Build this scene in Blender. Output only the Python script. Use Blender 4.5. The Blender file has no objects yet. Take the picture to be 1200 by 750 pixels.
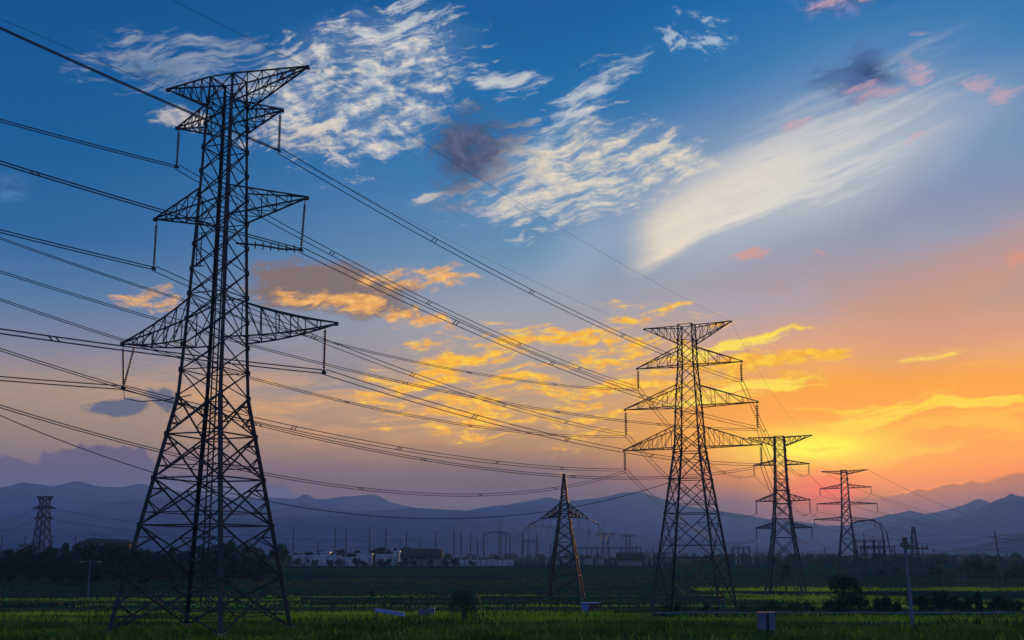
import bpy, bmesh, math, random
import numpy as np
from mathutils import Vector, Matrix

# ------------------------------------------------------------------ camera, sky, sun, exposure
SC = bpy.context.scene
COL = SC.collection
CAM_Z = 6.5
HAZE = 0.95e-4                       # density of the evening air
PITCH = math.atan(275 / 1400)
cam_data = bpy.data.cameras.new('camera')
cam_data.sensor_width = 36
cam_data.lens = 42
cam_data.clip_start = 0.5
cam_data.clip_end = 60000
cam = bpy.data.objects.new('camera', cam_data)
cam.location = (0, 0, CAM_Z)
cam.rotation_euler = (math.pi / 2 + PITCH, 0, 0)
COL.objects.link(cam)
SC.camera = cam

SC.view_settings.view_transform = 'Standard'
SC.view_settings.look = 'None'
SC.view_settings.exposure = 0
SC.view_settings.gamma = 1
SC.view_settings.use_curve_mapping = False
SC.render.engine = 'CYCLES'
SC.cycles.use_denoising = True
SC.cycles.use_adaptive_sampling = True
SC.cycles.adaptive_threshold = 0.015
SC.cycles.adaptive_min_samples = 12
SC.cycles.max_bounces = 6
SC.cycles.volume_bounces = 1
SC.cycles.transparent_max_bounces = 12
SC.cycles.sample_clamp_indirect = 4

SUN_AZ, SUN_EL = 14.4, 3.6          # degrees: bearing from +Y towards +X, height over the horizon
sun_data = bpy.data.lights.new('sun', 'SUN')
sun_data.energy = 2.4
sun_data.angle = math.radians(0.53)
sun_data.color = (1.0, 0.46, 0.12)
sun = bpy.data.objects.new('sun', sun_data)
_sd = Vector((math.sin(math.radians(SUN_AZ)) * math.cos(math.radians(SUN_EL)),
              math.cos(math.radians(SUN_AZ)) * math.cos(math.radians(SUN_EL)),
              math.sin(math.radians(SUN_EL))))
sun.rotation_euler = _sd.to_track_quat('Z', 'Y').to_euler()
COL.objects.link(sun)


def lin(c):
    """sRGB 0-255 -> linear RGBA"""
    o = []
    for v in c:
        v = v / 255
        o.append(v / 12.92 if v <= 0.04045 else ((v + 0.055) / 1.055) ** 2.4)
    return (*o, 1.0)


def pixel_bearing(px, py):  # clouds, glow and sky colour stops are placed from image pixels through this
    """a pixel of the 1200x750 image -> (azimuth, elevation) in degrees"""
    x = (px - 600) / 1400
    y = (375 - py) / 1400
    d = Vector((x, math.cos(PITCH) - y * math.sin(PITCH), math.sin(PITCH) + y * math.cos(PITCH))).normalized()
    return math.degrees(math.atan2(d.x, d.y)), math.degrees(math.asin(d.z))


class Expr:
    """a node socket with arithmetic"""
    def __init__(self, tree, sock):
        self.t, self.s = tree, sock

    def _m(self, op, other, flip=False):
        n = self.t.nodes.new('ShaderNodeMath')
        n.operation = op
        a, b = (other, self) if flip else (self, other)
        for k, v in ((0, a), (1, b)):
            if isinstance(v, Expr):
                self.t.links.new(v.s, n.inputs[k])
            elif v is not None:
                n.inputs[k].default_value = v
        return Expr(self.t, n.outputs[0])

    def __add__(self, o): return self._m('ADD', o)
    __radd__ = __add__
    def __sub__(self, o): return self._m('SUBTRACT', o)
    def __rsub__(self, o): return self._m('SUBTRACT', o, True)
    def __mul__(self, o): return self._m('MULTIPLY', o)
    __rmul__ = __mul__
    def __truediv__(self, o): return self._m('DIVIDE', o)
    def fn(self, op, o=None): return self._m(op, o)
    def max(self, o): return self._m('MAXIMUM', o)
    def min(self, o): return self._m('MINIMUM', o)

    def smooth(self, a, b):
        n = self.t.nodes.new('ShaderNodeMapRange')
        n.interpolation_type = 'SMOOTHSTEP'
        self.t.links.new(self.s, n.inputs['Value'])
        n.inputs['From Min'].default_value = min(a, b)
        n.inputs['From Max'].default_value = max(a, b)
        if a > b:
            n.inputs['To Min'].default_value = 1
            n.inputs['To Max'].default_value = 0
        return Expr(self.t, n.outputs[0])


class Tree:
    def __init__(self, t):
        self.t = t

    def vec(self, x, y, z=0.0):
        n = self.t.nodes.new('ShaderNodeCombineXYZ')
        for k, v in enumerate((x, y, z)):
            if isinstance(v, Expr):
                self.t.links.new(v.s, n.inputs[k])
            else:
                n.inputs[k].default_value = v
        return n.outputs[0]

    def noise(self, vec, scale=1.0, detail=4.0, rough=0.55, dist=0.0, dims='2D', color=False):
        n = self.t.nodes.new('ShaderNodeTexNoise')
        n.noise_dimensions = dims
        if vec is not None:
            self.t.links.new(vec, n.inputs['Vector'])
        n.inputs['Scale'].default_value = scale
        n.inputs['Detail'].default_value = detail
        n.inputs['Roughness'].default_value = rough
        n.inputs['Distortion'].default_value = dist
        if color:
            s = self.t.nodes.new('ShaderNodeSeparateColor')
            self.t.links.new(n.outputs['Color'], s.inputs[0])
            return [Expr(self.t, s.outputs[k]) for k in range(3)]
        return Expr(self.t, n.outputs['Fac'])

    def ramp(self, fac, stops, interp='B_SPLINE'):
        n = self.t.nodes.new('ShaderNodeValToRGB')
        r = n.color_ramp
        r.interpolation = interp
        while len(r.elements) < len(stops):
            r.elements.new(0.5)
        for e, (p, c) in zip(r.elements, sorted(stops)):
            e.position = p
            e.color = c
        self.t.links.new(fac.s, n.inputs[0])
        return n.outputs[0]

    def mix(self, fac, a, b, blend='MIX'):
        n = self.t.nodes.new('ShaderNodeMix')
        n.data_type = 'RGBA'
        n.blend_type = blend
        n.clamp_factor = True
        for k, v in ((0, fac), (6, a), (7, b)):
            if isinstance(v, Expr):
                self.t.links.new(v.s, n.inputs[k])
            elif isinstance(v, (int, float)):
                n.inputs[k].default_value = v
            elif isinstance(v, tuple):
                n.inputs[k].default_value = v
            else:
                self.t.links.new(v, n.inputs[k])
        return n.outputs[2]


def build_sky():
    world = bpy.data.worlds.new('World')
    SC.world = world
    world.use_nodes = True
    nt = world.node_tree
    T = Tree(nt)
    bg = nt.nodes['Background']
    tc = nt.nodes.new('ShaderNodeTexCoord')
    sep = nt.nodes.new('ShaderNodeSeparateXYZ')
    nt.links.new(tc.outputs['Generated'], sep.inputs[0])
    X, Y, Z = (Expr(nt, sep.outputs[k]) for k in range(3))
    DEG = 57.29578
    az = X.fn('ARCTAN2', Y) * DEG
    el = Z.fn('ARCSINE') * DEG
    PX = 0.0409                                   # degrees of sky per image pixel

    # ---- clear air: colour by elevation, for three bearings
    def column(cx, rows):
        st = []
        for y, c in rows:
            st.append(((pixel_bearing(600, y)[1] + 4) / 94, lin(c)))
        return T.ramp((el + 4) / 94, st, 'LINEAR')
    left = column(50, [(-900, (4, 40, 92)), (0, (0, 78, 138)), (100, (2, 84, 145)), (200, (16, 90, 148)), (300, (40, 100, 154)),
                       (370, (80, 118, 160)), (420, (122, 128, 150)), (470, (160, 138, 124)), (520, (140, 122, 116)), (560, (108, 102, 120)), (650, (80, 95, 128))])
    mid = column(600, [(-900, (4, 42, 96)), (0, (14, 90, 154)), (100, (28, 104, 164)), (200, (56, 120, 174)), (300, (104, 142, 176)), (370, (158, 158, 168)),
                       (420, (164, 152, 150)), (470, (180, 148, 122)), (520, (174, 132, 98)), (560, (132, 104, 108)), (650, (108, 100, 126))])
    right = column(1050, [(-900, (6, 48, 100)), (0, (34, 106, 170)), (100, (66, 124, 178)), (200, (112, 142, 180)), (300, (150, 150, 170)), (370, (190, 150, 138)),
                          (420, (232, 164, 118)), (480, (250, 164, 48)), (520, (255, 170, 14)), (556, (250, 132, 24)), (585, (186, 112, 100)), (650, (124, 98, 122))])
    w1 = az.smooth(-23, 3)
    w2 = az.smooth(1, 17) * az.smooth(95, 40)
    col = T.mix(w2, T.mix(w1, left, mid), right)

    # the sky model of the clear air, low sun, added faintly
    ns = nt.nodes.new('ShaderNodeTexSky')
    ns.sky_type = 'NISHITA'
    ns.sun_disc = False
    ns.sun_elevation = math.radians(SUN_EL)
    ns.sun_rotation = math.radians(SUN_AZ)
    nsc = T.mix(1.0, ns.outputs[0], (0.05, 0.05, 0.05, 1), 'MULTIPLY')
    col = T.mix(0.03, col, nsc, 'ADD')

    # ---- coordinates for clouds
    W = T.noise(T.vec(az, el), 0.24, 3, 0.5, color=True)
    a2 = az + (W[0] - 0.5) * 2.0
    e2 = el + (W[1] - 0.5) * 1.5

    def rot(a, e, deg):
        c, s = math.cos(math.radians(deg)), math.sin(math.radians(deg))
        return a * c + e * s, e * c - a * s

    def blob(px, py, rx, ry, deg=0.0, warp=True):
        """1 in the middle, 0 on the rim of an ellipse, below 0 outside"""
        a0, e0 = pixel_bearing(px, py)
        u, v = rot((a2 if warp else az) - a0, (e2 if warp else el) - e0, deg)
        u = u / (rx * PX)
        v = v / (ry * PX)
        return 1 - (u * u + v * v).fn('SQRT')

    # ---- sun glow
    # ---- fibrous textures
    u, v = rot(a2, e2, 15)
    fib = T.noise(T.vec(u * 0.36, v * 1.9), 1.0, 9, 0.68)            # cirrus, rising to the right
    u, v = rot(a2, e2, 4)
    flat = T.noise(T.vec(u * 0.20, v * 1.5), 1.0, 8, 0.64)           # level streaks near the horizon
    puff = T.noise(T.vec(a2 * 0.62 + el * 0.2, e2 * 1.15), 1.0, 9, 0.70)         # mackerel scales
    fine = T.noise(T.vec(az * 1.6, el * 3.2), 1.0, 4, 0.6)
    soft = T.noise(T.vec(az * 0.13, el * 0.34), 1.0, 3, 0.5)

    # ---- sun glow
    g0 = blob(1020, 500, 380, 108, 0, False).smooth(0, 0.9)
    col = T.mix(g0 * 0.95, col, lin((255, 164, 0)))
    g1 = blob(958, 522, 210, 50, 0, False).smooth(0, 0.9) * (0.55 + flat)
    col = T.mix(g1 * 0.75, col, lin((255, 184, 10)))
    g2 = blob(955, 522, 135, 34, 0, False).smooth(0, 0.9) * flat.smooth(0.2, 0.55)
    col = T.mix(g2 * 0.95, col, lin((255, 222, 20)))
    g5 = blob(957, 524, 74, 20, 0, False).smooth(0, 0.8) * flat.smooth(0.15, 0.5)
    col = T.mix(g5 * 0.9, col, (1.15, 0.92, 0.03, 1))
    g3 = blob(964, 574, 62, 36, 0, False).smooth(0, 1)
    col = T.mix(g3 * 0.55, col, lin((255, 112, 14)))

    # ---- broad pastel veils
    sal = blob(1150, 345, 260, 95, 22).smooth(0, 0.9) * soft.smooth(0.3, 0.62)
    col = T.mix(sal * 0.62, col, lin((208, 150, 122)))
    lil = blob(930, 335, 300, 60, 8).smooth(0, 0.9) * soft.smooth(0.62, 0.36)
    col = T.mix(lil * 0.45, col, lin((168, 168, 192)))
    low = (blob(380, 480, 420, 66, -3).smooth(0, 0.8) * flat.smooth(0.36, 0.62))
    col = T.mix(low * 0.42, col, lin((224, 164, 108)))
    gry = (blob(330, 430, 330, 46, -6).smooth(0, 0.8) * flat.smooth(0.55, 0.35))
    col = T.mix(gry * 0.45, col, lin((126, 128, 146)))

    # ---- the great pale wing of cirrus
    a0, e0 = pixel_bearing(738, 318)
    u, v = rot(a2 * 0.35 + az * 0.65 - a0, e2 * 0.35 + el * 0.65 - e0, 18)
    u = u / PX
    v = v / PX
    strip = T.noise(T.vec(u * 0.0042, v * 0.06), 1.0, 6, 0.6)
    rag = (strip - 0.5) * 2 + (fib - 0.5) * 0.7                      # ragged to both sides of 0
    top_w = u.min(240) * 0.12 + 46
    lower = (v + rag * (u.smooth(60, 330) * 66 + 3) + u.smooth(120, 420) * 6 + u.smooth(110, -10) * 16 - 4).smooth(-5, 13)
    upper = (v / top_w + rag * 0.28).smooth(1.7, 0.55)
    start = (u + v * 0.02 - v * v * 0.004 + rag * 9).smooth(-12, 52)
    endf = (u + rag * 230).smooth(420, 130)
    wing = start * endf * lower * upper
    wing = wing * (((strip + fib) * 0.5).smooth(0.3, 0.62) * 0.25 + 0.75)
    col = T.mix(wing, col, T.mix(u.smooth(20, 220), lin((244, 222, 190)), T.mix(strip.smooth(0.3, 0.65), lin((238, 222, 198)), lin((252, 238, 212)))))
    halo = (v / 95 + rag * 0.2).smooth(2.0, 0.1) * (v / 40).smooth(-1.6, 0.4) * u.smooth(-50, 110) * u.smooth(560, 200)
    col = T.mix(halo * 0.36, col, lin((214, 212, 210)))
    veil = blob(1000, 190, 270, 75, 20).smooth(0, 1)
    col = T.mix(veil * 0.42, col, lin((205, 205, 206)))
    veil2 = blob(690, 290, 120, 60, 30).smooth(0, 1)
    col = T.mix(veil2 * 0.40, col, lin((176, 184, 198)))

    # ---- white cirrus fields
    def cirrus(mask, tex, lo, hi, amp, c, op):
        a = (mask + (tex - 0.5) * amp).smooth(lo, hi)
        return a * op, c
    cream = T.mix(fine.smooth(0.35, 0.7), lin((176, 186, 198)), lin((232, 222, 205)))
    m = (blob(425, 100, 165, 100, 14) * 1.5).min(0.62)
    col = T.mix((m + (soft - 0.5)).smooth(0.0, 0.9) * 0.22, col, lin((150, 172, 196)))
    a = (m + (puff - 0.5) * 2.4 + (fib - 0.5) * 2.2).smooth(0.18, 1.15)
    col = T.mix(a * 0.92, col, cream)
    m = (blob(240, 75, 170, 46, 4) * 1.3).min(0.55)
    a = (m + (fib - 0.5) * 2.6).smooth(0.22, 1.0)
    col = T.mix(a * 0.62, col, lin((172, 178, 188)))
    m = (blob(590, 96, 52, 17, 8)).max(blob(690, 108, 72, 26, 30)).max(blob(655, 150, 70, 22, 32)).min(0.6)
    a = (m + (fib - 0.5) * 2.6 + (puff - 0.5) * 0.8).smooth(0.02, 0.95)
    col = T.mix(a * 0.8, col, lin((205, 208, 208)))
    m = (blob(665, 205, 150, 68, 6) * 1.5).max(blob(800, 184, 60, 28, -20)).min(0.6)
    col = T.mix((m + (soft - 0.5)).smooth(0.0, 0.9) * 0.25, col, lin((168, 184, 200)))
    a = (m + (fib - 0.5) * 3.0 + (puff - 0.5) * 1.5).smooth(0.06, 1.1)
    col = T.mix(a * 0.88, col, T.mix(fine.smooth(0.3, 0.7), lin((206, 200, 192)), lin((240, 222, 192))))
    m = blob(812, 40, 62, 34, -5).min(0.5)
    a = (m + (puff - 0.5) * 3.4 + (fib - 0.5) * 1.6).smooth(0.38, 1.1)
    col = T.mix(a * 0.7, col, lin((186, 200, 212)))
    m = blob(480, 20, 100, 34, 20).min(0.5)
    a = (m + (fib - 0.5) * 2.8).smooth(0.34, 0.85)
    col = T.mix(a * 0.7, col, lin((190, 196, 202)))
    m = blob(210, 137, 42, 13, 0).max(blob(500, 226, 22, 10, 30)).max(blob(360, 160, 80, 30, 0) * 0.8).min(0.6)
    a = (m + (puff - 0.5) * 1.8 + (fib - 0.5) * 2.0).smooth(0.10, 0.85)
    col = T.mix(a * 0.8, col, lin((214, 202, 188)))

    # ---- dark patches
    def dark(px, py, rx, ry, deg, c, op, amp=1.2):
        nonlocal col
        a = (blob(px, py, rx, ry, deg).min(0.8) + (puff - 0.5) * (amp + 0.6) + (fib - 0.5) * 1.2).smooth(0.0, 0.85)
        c2 = tuple(min(255, x * 1.3 + 10) for x in c)
        col = T.mix(a * op, col, T.mix(puff.smooth(0.36, 0.66), lin(c), lin(c2)))
    dark(556, 178, 78, 60, 0, (62, 70, 94), 1.0, 1.0)
    dark(180, 76, 60, 18, 0, (70, 96, 128), 0.7, 0.8)
    dark(535, 238, 60, 14, -6, (118, 120, 146), 0.6, 0.8)
    dark(1004, 86, 62, 34, -8, (58, 76, 116), 1.0, 0.5)
    dark(985, 2, 70, 24, 0, (88, 98, 138), 0.9, 0.8)
    dark(10, 215, 40, 22, -20, (56, 92, 136), 0.55, 0.8)
    # rosy scraps
    m = blob(1022, 105, 44, 13, -8).max(blob(1076, 78, 28, 20, -20)).max(blob(1160, 105, 34, 20, -30)).max(blob(945, 141, 26, 8, 10)).max(blob(1072, 160, 20, 7, 10)).max(blob(1080, 39, 14, 5)).max(blob(985, 2, 50, 10)).min(0.7)
    a = (m + (fib - 0.5) * 3.0 + (puff - 0.5) * 1.6).smooth(0.15, 0.95)
    col = T.mix(a * 0.58, col, lin((206, 166, 176)))
    m = blob(885, 300, 32, 8, -8).max(blob(965, 298, 20, 7, 8)).max(blob(1190, 300, 26, 18, 30)).min(0.7)
    a = (m + (fib - 0.5) * 3.0 + (puff - 0.5) * 1.4).smooth(0.2, 0.95)
    col = T.mix(a * 0.5, col, lin((236, 146, 116)))

    # ---- gold-edged bank left of the middle
    m = blob(385, 340, 120, 34, -8)
    a = ((m * 1.5).min(0.75) + (puff - 0.5) * 1.2 + (flat - 0.5) * 1.2).smooth(0.0, 0.6)
    col = T.mix(a * 0.95, col, lin((126, 108, 104)))
    m = blob(478, 331, 92, 20, 3).max(blob(430, 364, 150, 13, -9)).max(blob(172, 346, 46, 17, 0) * 0.9).min(0.6)
    a = (m + (fib - 0.5) * 2.6 + (puff - 0.5) * 1.6).smooth(0.08, 0.85)
    col = T.mix(a * 0.95, col, T.mix(fine.smooth(0.35, 0.7), lin((222, 156, 84)), lin((250, 190, 104))))

    # ---- golden streaks over the sun
    m = (blob(660, 445, 300, 80, 4) * 1.4).max(blob(900, 430, 120, 50, 8)).min(0.5)
    col = T.mix((m + (flat - 0.5) * 2.0).smooth(0.1, 0.9) * 0.4, col, lin((222, 164, 104)))
    a = (m + (flat - 0.5) * 3.6 + (puff - 0.5) * 2.0).smooth(0.28, 1.0)
    col = T.mix(a * 0.95, col, T.mix(fine.smooth(0.35, 0.7), lin((248, 172, 36)), lin((255, 206, 50))))
    m = blob(835, 470, 80, 8, 6).max(blob(845, 404, 92, 9, 9)).max(blob(1062, 420, 74, 6, 5, False)).max(blob(1030, 486, 70, 14, 8)).max(blob(1110, 478, 130, 9, 8)).max(blob(880, 452, 90, 10, 3)).min(0.6)
    a = (m + (flat - 0.5) * 2.6 + (puff - 0.5) * 0.8).smooth(0.06, 0.7)
    col = T.mix(a * 0.9, col, lin((255, 222, 84)))
    m = blob(1080, 500, 230, 52, 6).min(0.5)
    a = (m + (flat - 0.5) * 3.2).smooth(0.25, 0.95)
    col = T.mix(a * 0.6, col, lin((255, 196, 40)))

    # ---- slate scraps and cumulus banks low on the left
    m = blob(138, 478, 46, 11, 0).max(blob(190, 474, 30, 14, 0)).min(0.7)
    a = (m + (puff - 0.5) * 1.6).smooth(0.05, 0.5)
    col = T.mix(a * 0.9, col, lin((84, 96, 122)))
    lump = T.noise(T.vec(az * 0.9, el * 0.9), 1.0, 5, 0.55)
    # ---- the purple bank over the far ranges, its rim lit gold right of the sun
    pts = [(0, 560), (300, 548), (600, 545), (750, 548), (850, 556), (930, 577), (1000, 583), (1060, 575), (1130, 565), (1200, 555)]
    st = []
    for px_, py_ in pts:
        b_ = pixel_bearing(px_, py_)
        st.append(((b_[0] + 30) / 60, (b_[1] / 6, b_[1] / 6, b_[1] / 6, 1)))
    cur = T.ramp((az + 30) / 60, st, 'EASE')
    sp = nt.nodes.new('ShaderNodeSeparateColor')
    nt.links.new(cur, sp.inputs[0])
    shape = Expr(nt, sp.outputs[0]) * 6 + (lump - 0.5) * 0.5 * az.smooth(15, 17) + (soft - 0.5) * 0.5
    d = shape - el
    crisp = az.smooth(12, 17)
    bank = d.smooth(-1.5, 1.8) * (1 - crisp) + d.smooth(-0.06, 0.16) * crisp
    col = T.mix(bank * 0.85, col, T.mix(w2, lin((100, 88, 108)), T.mix(d.smooth(0, 1.6), lin((184, 120, 100)), lin((142, 104, 118)))))
    top = blob(112, 566, 78, 46, 0, False).max(blob(8, 568, 46, 30, 0, False)).max(blob(230, 590, 130, 34, 0, False))
    a = (top + (lump - 0.5) * 0.55).smooth(0.02, 0.12)
    col = T.mix(a * 0.95, col, T.mix(el.smooth(5.2, 2.5), lin((98, 92, 118)), lin((84, 90, 120))))

    rim = (d.smooth(-0.03, 0.02) * d.smooth(0.12, 0.03)) * az.smooth(16.5, 18) * az.smooth(22, 20.5)
    col = T.mix(rim * 0.9, col, lin((255, 150, 50)))
    g4 = blob(966, 580, 60, 34, 0, False).smooth(0, 1)
    col = T.mix(g4 * 0.5, col, lin((252, 108, 20)))

    # ---- the unseen twilight side behind the photographer, brightened as fill for hills and ground
    back = (az * az).fn('SQRT').smooth(48, 125) * el.smooth(-2, 6)
    col = T.mix(back, col, T.mix(el.smooth(4, 60), lin((150, 176, 226)), lin((64, 120, 200))))

    # ---- the air between: what the sky must give so that it reads like this through the haze box
    Tr = ((el * 0.0174533).fn('SINE').max(0.05).fn('POWER', -1.0) * (-HAZE * 480)).fn('EXPONENT')
    gl = (1 - Tr)
    air = T.mix(az.smooth(-12, 14), (0.030, 0.066, 0.150, 1), (0.150, 0.110, 0.180, 1))
    sub = T.mix(1.0, col, T.mix(1.0, air, T.vec(gl, gl, gl), 'MULTIPLY'), 'SUBTRACT')
    inv = Tr.fn('POWER', -1.0)
    col = T.mix(1.0, sub, T.vec(inv, inv, inv), 'MULTIPLY')
    mxn = nt.nodes.new('ShaderNodeVectorMath')
    mxn.operation = 'MAXIMUM'
    nt.links.new(col, mxn.inputs[0])
    mxn.inputs[1].default_value = (0.003, 0.003, 0.003)
    col = mxn.outputs[0]
    nt.links.new(col, bg.inputs['Color'])
    bg.inputs['Strength'].default_value = 1.0
    world.cycles.sampling_method = 'MANUAL'
    world.cycles.sample_map_resolution = 256


build_sky()
#END_SKY

# ------------------------------------------------------------------ helpers
rng = random.Random(7)
nrng = np.random.default_rng(7)


def at(px, py, Y):
    """the point at distance Y (metres along +Y) seen at a place of the 1200x750 photograph"""
    x = (px - 600) / 1400
    y = (375 - py) / 1400
    k = Y / (math.cos(PITCH) - y * math.sin(PITCH))
    return Vector((x * k, Y, CAM_Z + k * (math.sin(PITCH) + y * math.cos(PITCH))))


def tag(o, label=None, cat=None, group=None, kind=None):
    if label: o['label'] = label
    if cat: o['category'] = cat
    if group: o['group'] = group
    if kind: o['kind'] = kind
    return o


def empty(name, loc, rz=0.0, **kw):
    o = bpy.data.objects.new(name, None)
    o.empty_display_size = 0.5
    o.location = loc
    o.rotation_euler = (0, 0, rz)
    COL.objects.link(o)
    return tag(o, **kw)


def dup(o, parent=None):
    c = o.copy()
    COL.objects.link(c)
    c.parent = parent
    for ch in list(o.children):
        dup(ch, c)
    return c


class MB:
    """collects boxes, bars, tubes and faces, then links them as ONE mesh"""
    def __init__(self):
        self.v, self.f = [], []

    def face(self, *pts):
        n = len(self.v)
        self.v += [tuple(p) for p in pts]
        self.f.append(tuple(range(n, n + len(pts))))
        return self

    def bar(self, p, q, w, h=None, roll=0.0):
        """square bar from p to q"""
        p, q = Vector(p), Vector(q)
        d = q - p
        if d.length < 1e-6: return self
        h = h or w
        d.normalize()
        up = Vector((0, 0, 1)) if abs(d.z) < 0.95 else Vector((0, 1, 0))
        a = d.cross(up).normalized()
        b = a.cross(d)
        if roll:
            a, b = a * math.cos(roll) + b * math.sin(roll), b * math.cos(roll) - a * math.sin(roll)
        n = len(self.v)
        for c in (p, q):
            for s, t in ((-1, -1), (1, -1), (1, 1), (-1, 1)):
                self.v.append(tuple(c + a * s * w / 2 + b * t * h / 2))
        self.f += [(n, n + 1, n + 5, n + 4), (n + 1, n + 2, n + 6, n + 5), (n + 2, n + 3, n + 7, n + 6), (n + 3, n, n + 4, n + 7), (n + 3, n + 2, n + 1, n), (n + 4, n + 5, n + 6, n + 7)]
        return self

    def box(self, c, s, rz=0.0):
        cx, cy, cz = c
        n = len(self.v)
        co, si = math.cos(rz), math.sin(rz)
        for z in (-1, 1):
            for x, y in ((-1, -1), (1, -1), (1, 1), (-1, 1)):
                a, b = x * s[0] / 2, y * s[1] / 2
                self.v.append((cx + a * co - b * si, cy + a * si + b * co, cz + z * s[2] / 2))
        self.f += [(n + 3, n + 2, n + 1, n), (n + 4, n + 5, n + 6, n + 7), (n, n + 1, n + 5, n + 4), (n + 1, n + 2, n + 6, n + 5), (n + 2, n + 3, n + 7, n + 6), (n + 3, n, n + 4, n + 7)]
        return self

    def tube(self, pts, r, k=6, caps=True):
        """round tube through points; r a number or one per point"""
        pts = [Vector(p) for p in pts]
        rs = r if isinstance(r, (list, tuple)) else [r] * len(pts)
        n0 = len(self.v)
        for i, p in enumerate(pts):
            d = (pts[min(i + 1, len(pts) - 1)] - pts[max(i - 1, 0)])
            if d.length < 1e-9: d = Vector((0, 0, 1))
            d.normalize()
            up = Vector((0, 0, 1)) if abs(d.z) < 0.9 else Vector((0, 1, 0))
            a = d.cross(up).normalized()
            b = a.cross(d)
            for j in range(k):
                t = 2 * math.pi * j / k
                self.v.append(tuple(p + (a * math.cos(t) + b * math.sin(t)) * rs[i]))
        for i in range(len(pts) - 1):
            for j in range(k):
                j2 = (j + 1) % k
                self.f.append((n0 + i * k + j, n0 + i * k + j2, n0 + (i + 1) * k + j2, n0 + (i + 1) * k + j))
        if caps:
            self.f.append(tuple(n0 + j for j in range(k))[::-1])
            self.f.append(tuple(n0 + (len(pts) - 1) * k + j for j in range(k)))
        return self

    def build(self, name, m, parent=None, smooth=False, **kw):
        me = bpy.data.meshes.new(name)
        me.from_pydata(self.v, [], self.f)
        me.materials.append(m)
        if smooth:
            for p in me.polygons: p.use_smooth = True
        me.update()
        o = bpy.data.objects.new(name, me)
        COL.objects.link(o)
        o.parent = parent
        return tag(o, **kw)


def big_mesh(name, verts, faces_per, m, **kw):
    """verts (n,3) array, consecutive groups of faces_per vertices make one face each"""
    verts = np.ascontiguousarray(verts, dtype=np.float32)
    nf = len(verts) // faces_per
    me = bpy.data.meshes.new(name)
    me.vertices.add(len(verts))
    me.vertices.foreach_set('co', verts.ravel())
    me.loops.add(len(verts))
    me.loops.foreach_set('vertex_index', np.arange(len(verts), dtype=np.int32))
    me.polygons.add(nf)
    me.polygons.foreach_set('loop_start', np.arange(0, len(verts), faces_per, dtype=np.int32))
    me.materials.append(m)
    me.update(calc_edges=True)
    me.validate()
    o = bpy.data.objects.new(name, me)
    COL.objects.link(o)
    return tag(o, **kw)


# ------------------------------------------------------------------ materials
def material(name, base, rough=0.7, metal=0.0, var=0.25, scale=2.0, spec=0.4, second=None, stretch=(1, 1, 1), bump=0.0, trans=0.0):
    """Principled material whose colour wanders between two tones with object-space noise"""
    m = bpy.data.materials.new(name)
    m.use_nodes = True
    nt = m.node_tree
    T = Tree(nt)
    bs = nt.nodes['Principled BSDF']
    tc = nt.nodes.new('ShaderNodeTexCoord')
    mp = nt.nodes.new('ShaderNodeMapping')
    mp.inputs['Scale'].default_value = stretch
    nt.links.new(tc.outputs['Object'], mp.inputs[0])
    n = T.noise(mp.outputs[0], scale, 6, 0.6, dims='3D')
    second = second or tuple(c * (1 - var) for c in base)
    col = T.mix(n.smooth(0.3, 0.7), (*second, 1), (*base, 1))
    nt.links.new(col, bs.inputs['Base Color'])
    bs.inputs['Metallic'].default_value = metal
    bs.inputs['Specular IOR Level'].default_value = spec
    rr = n * 0.25 + (rough - 0.12)
    nt.links.new(rr.s, bs.inputs['Roughness'])
    if bump:
        b = nt.nodes.new('ShaderNodeBump')
        b.inputs['Strength'].default_value = bump
        nt.links.new(n.s, b.inputs['Height'])
        nt.links.new(b.outputs[0], bs.inputs['Normal'])
    if trans:
        tr = nt.nodes.new('ShaderNodeBsdfTranslucent')
        nt.links.new(col, tr.inputs['Color'])
        mx = nt.nodes.new('ShaderNodeMixShader')
        mx.inputs[0].default_value = trans
        nt.links.new(bs.outputs[0], mx.inputs[1])
        nt.links.new(tr.outputs[0], mx.inputs[2])
        nt.links.new(mx.outputs[0], nt.nodes['Material Output'].inputs['Surface'])
    return m


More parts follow.
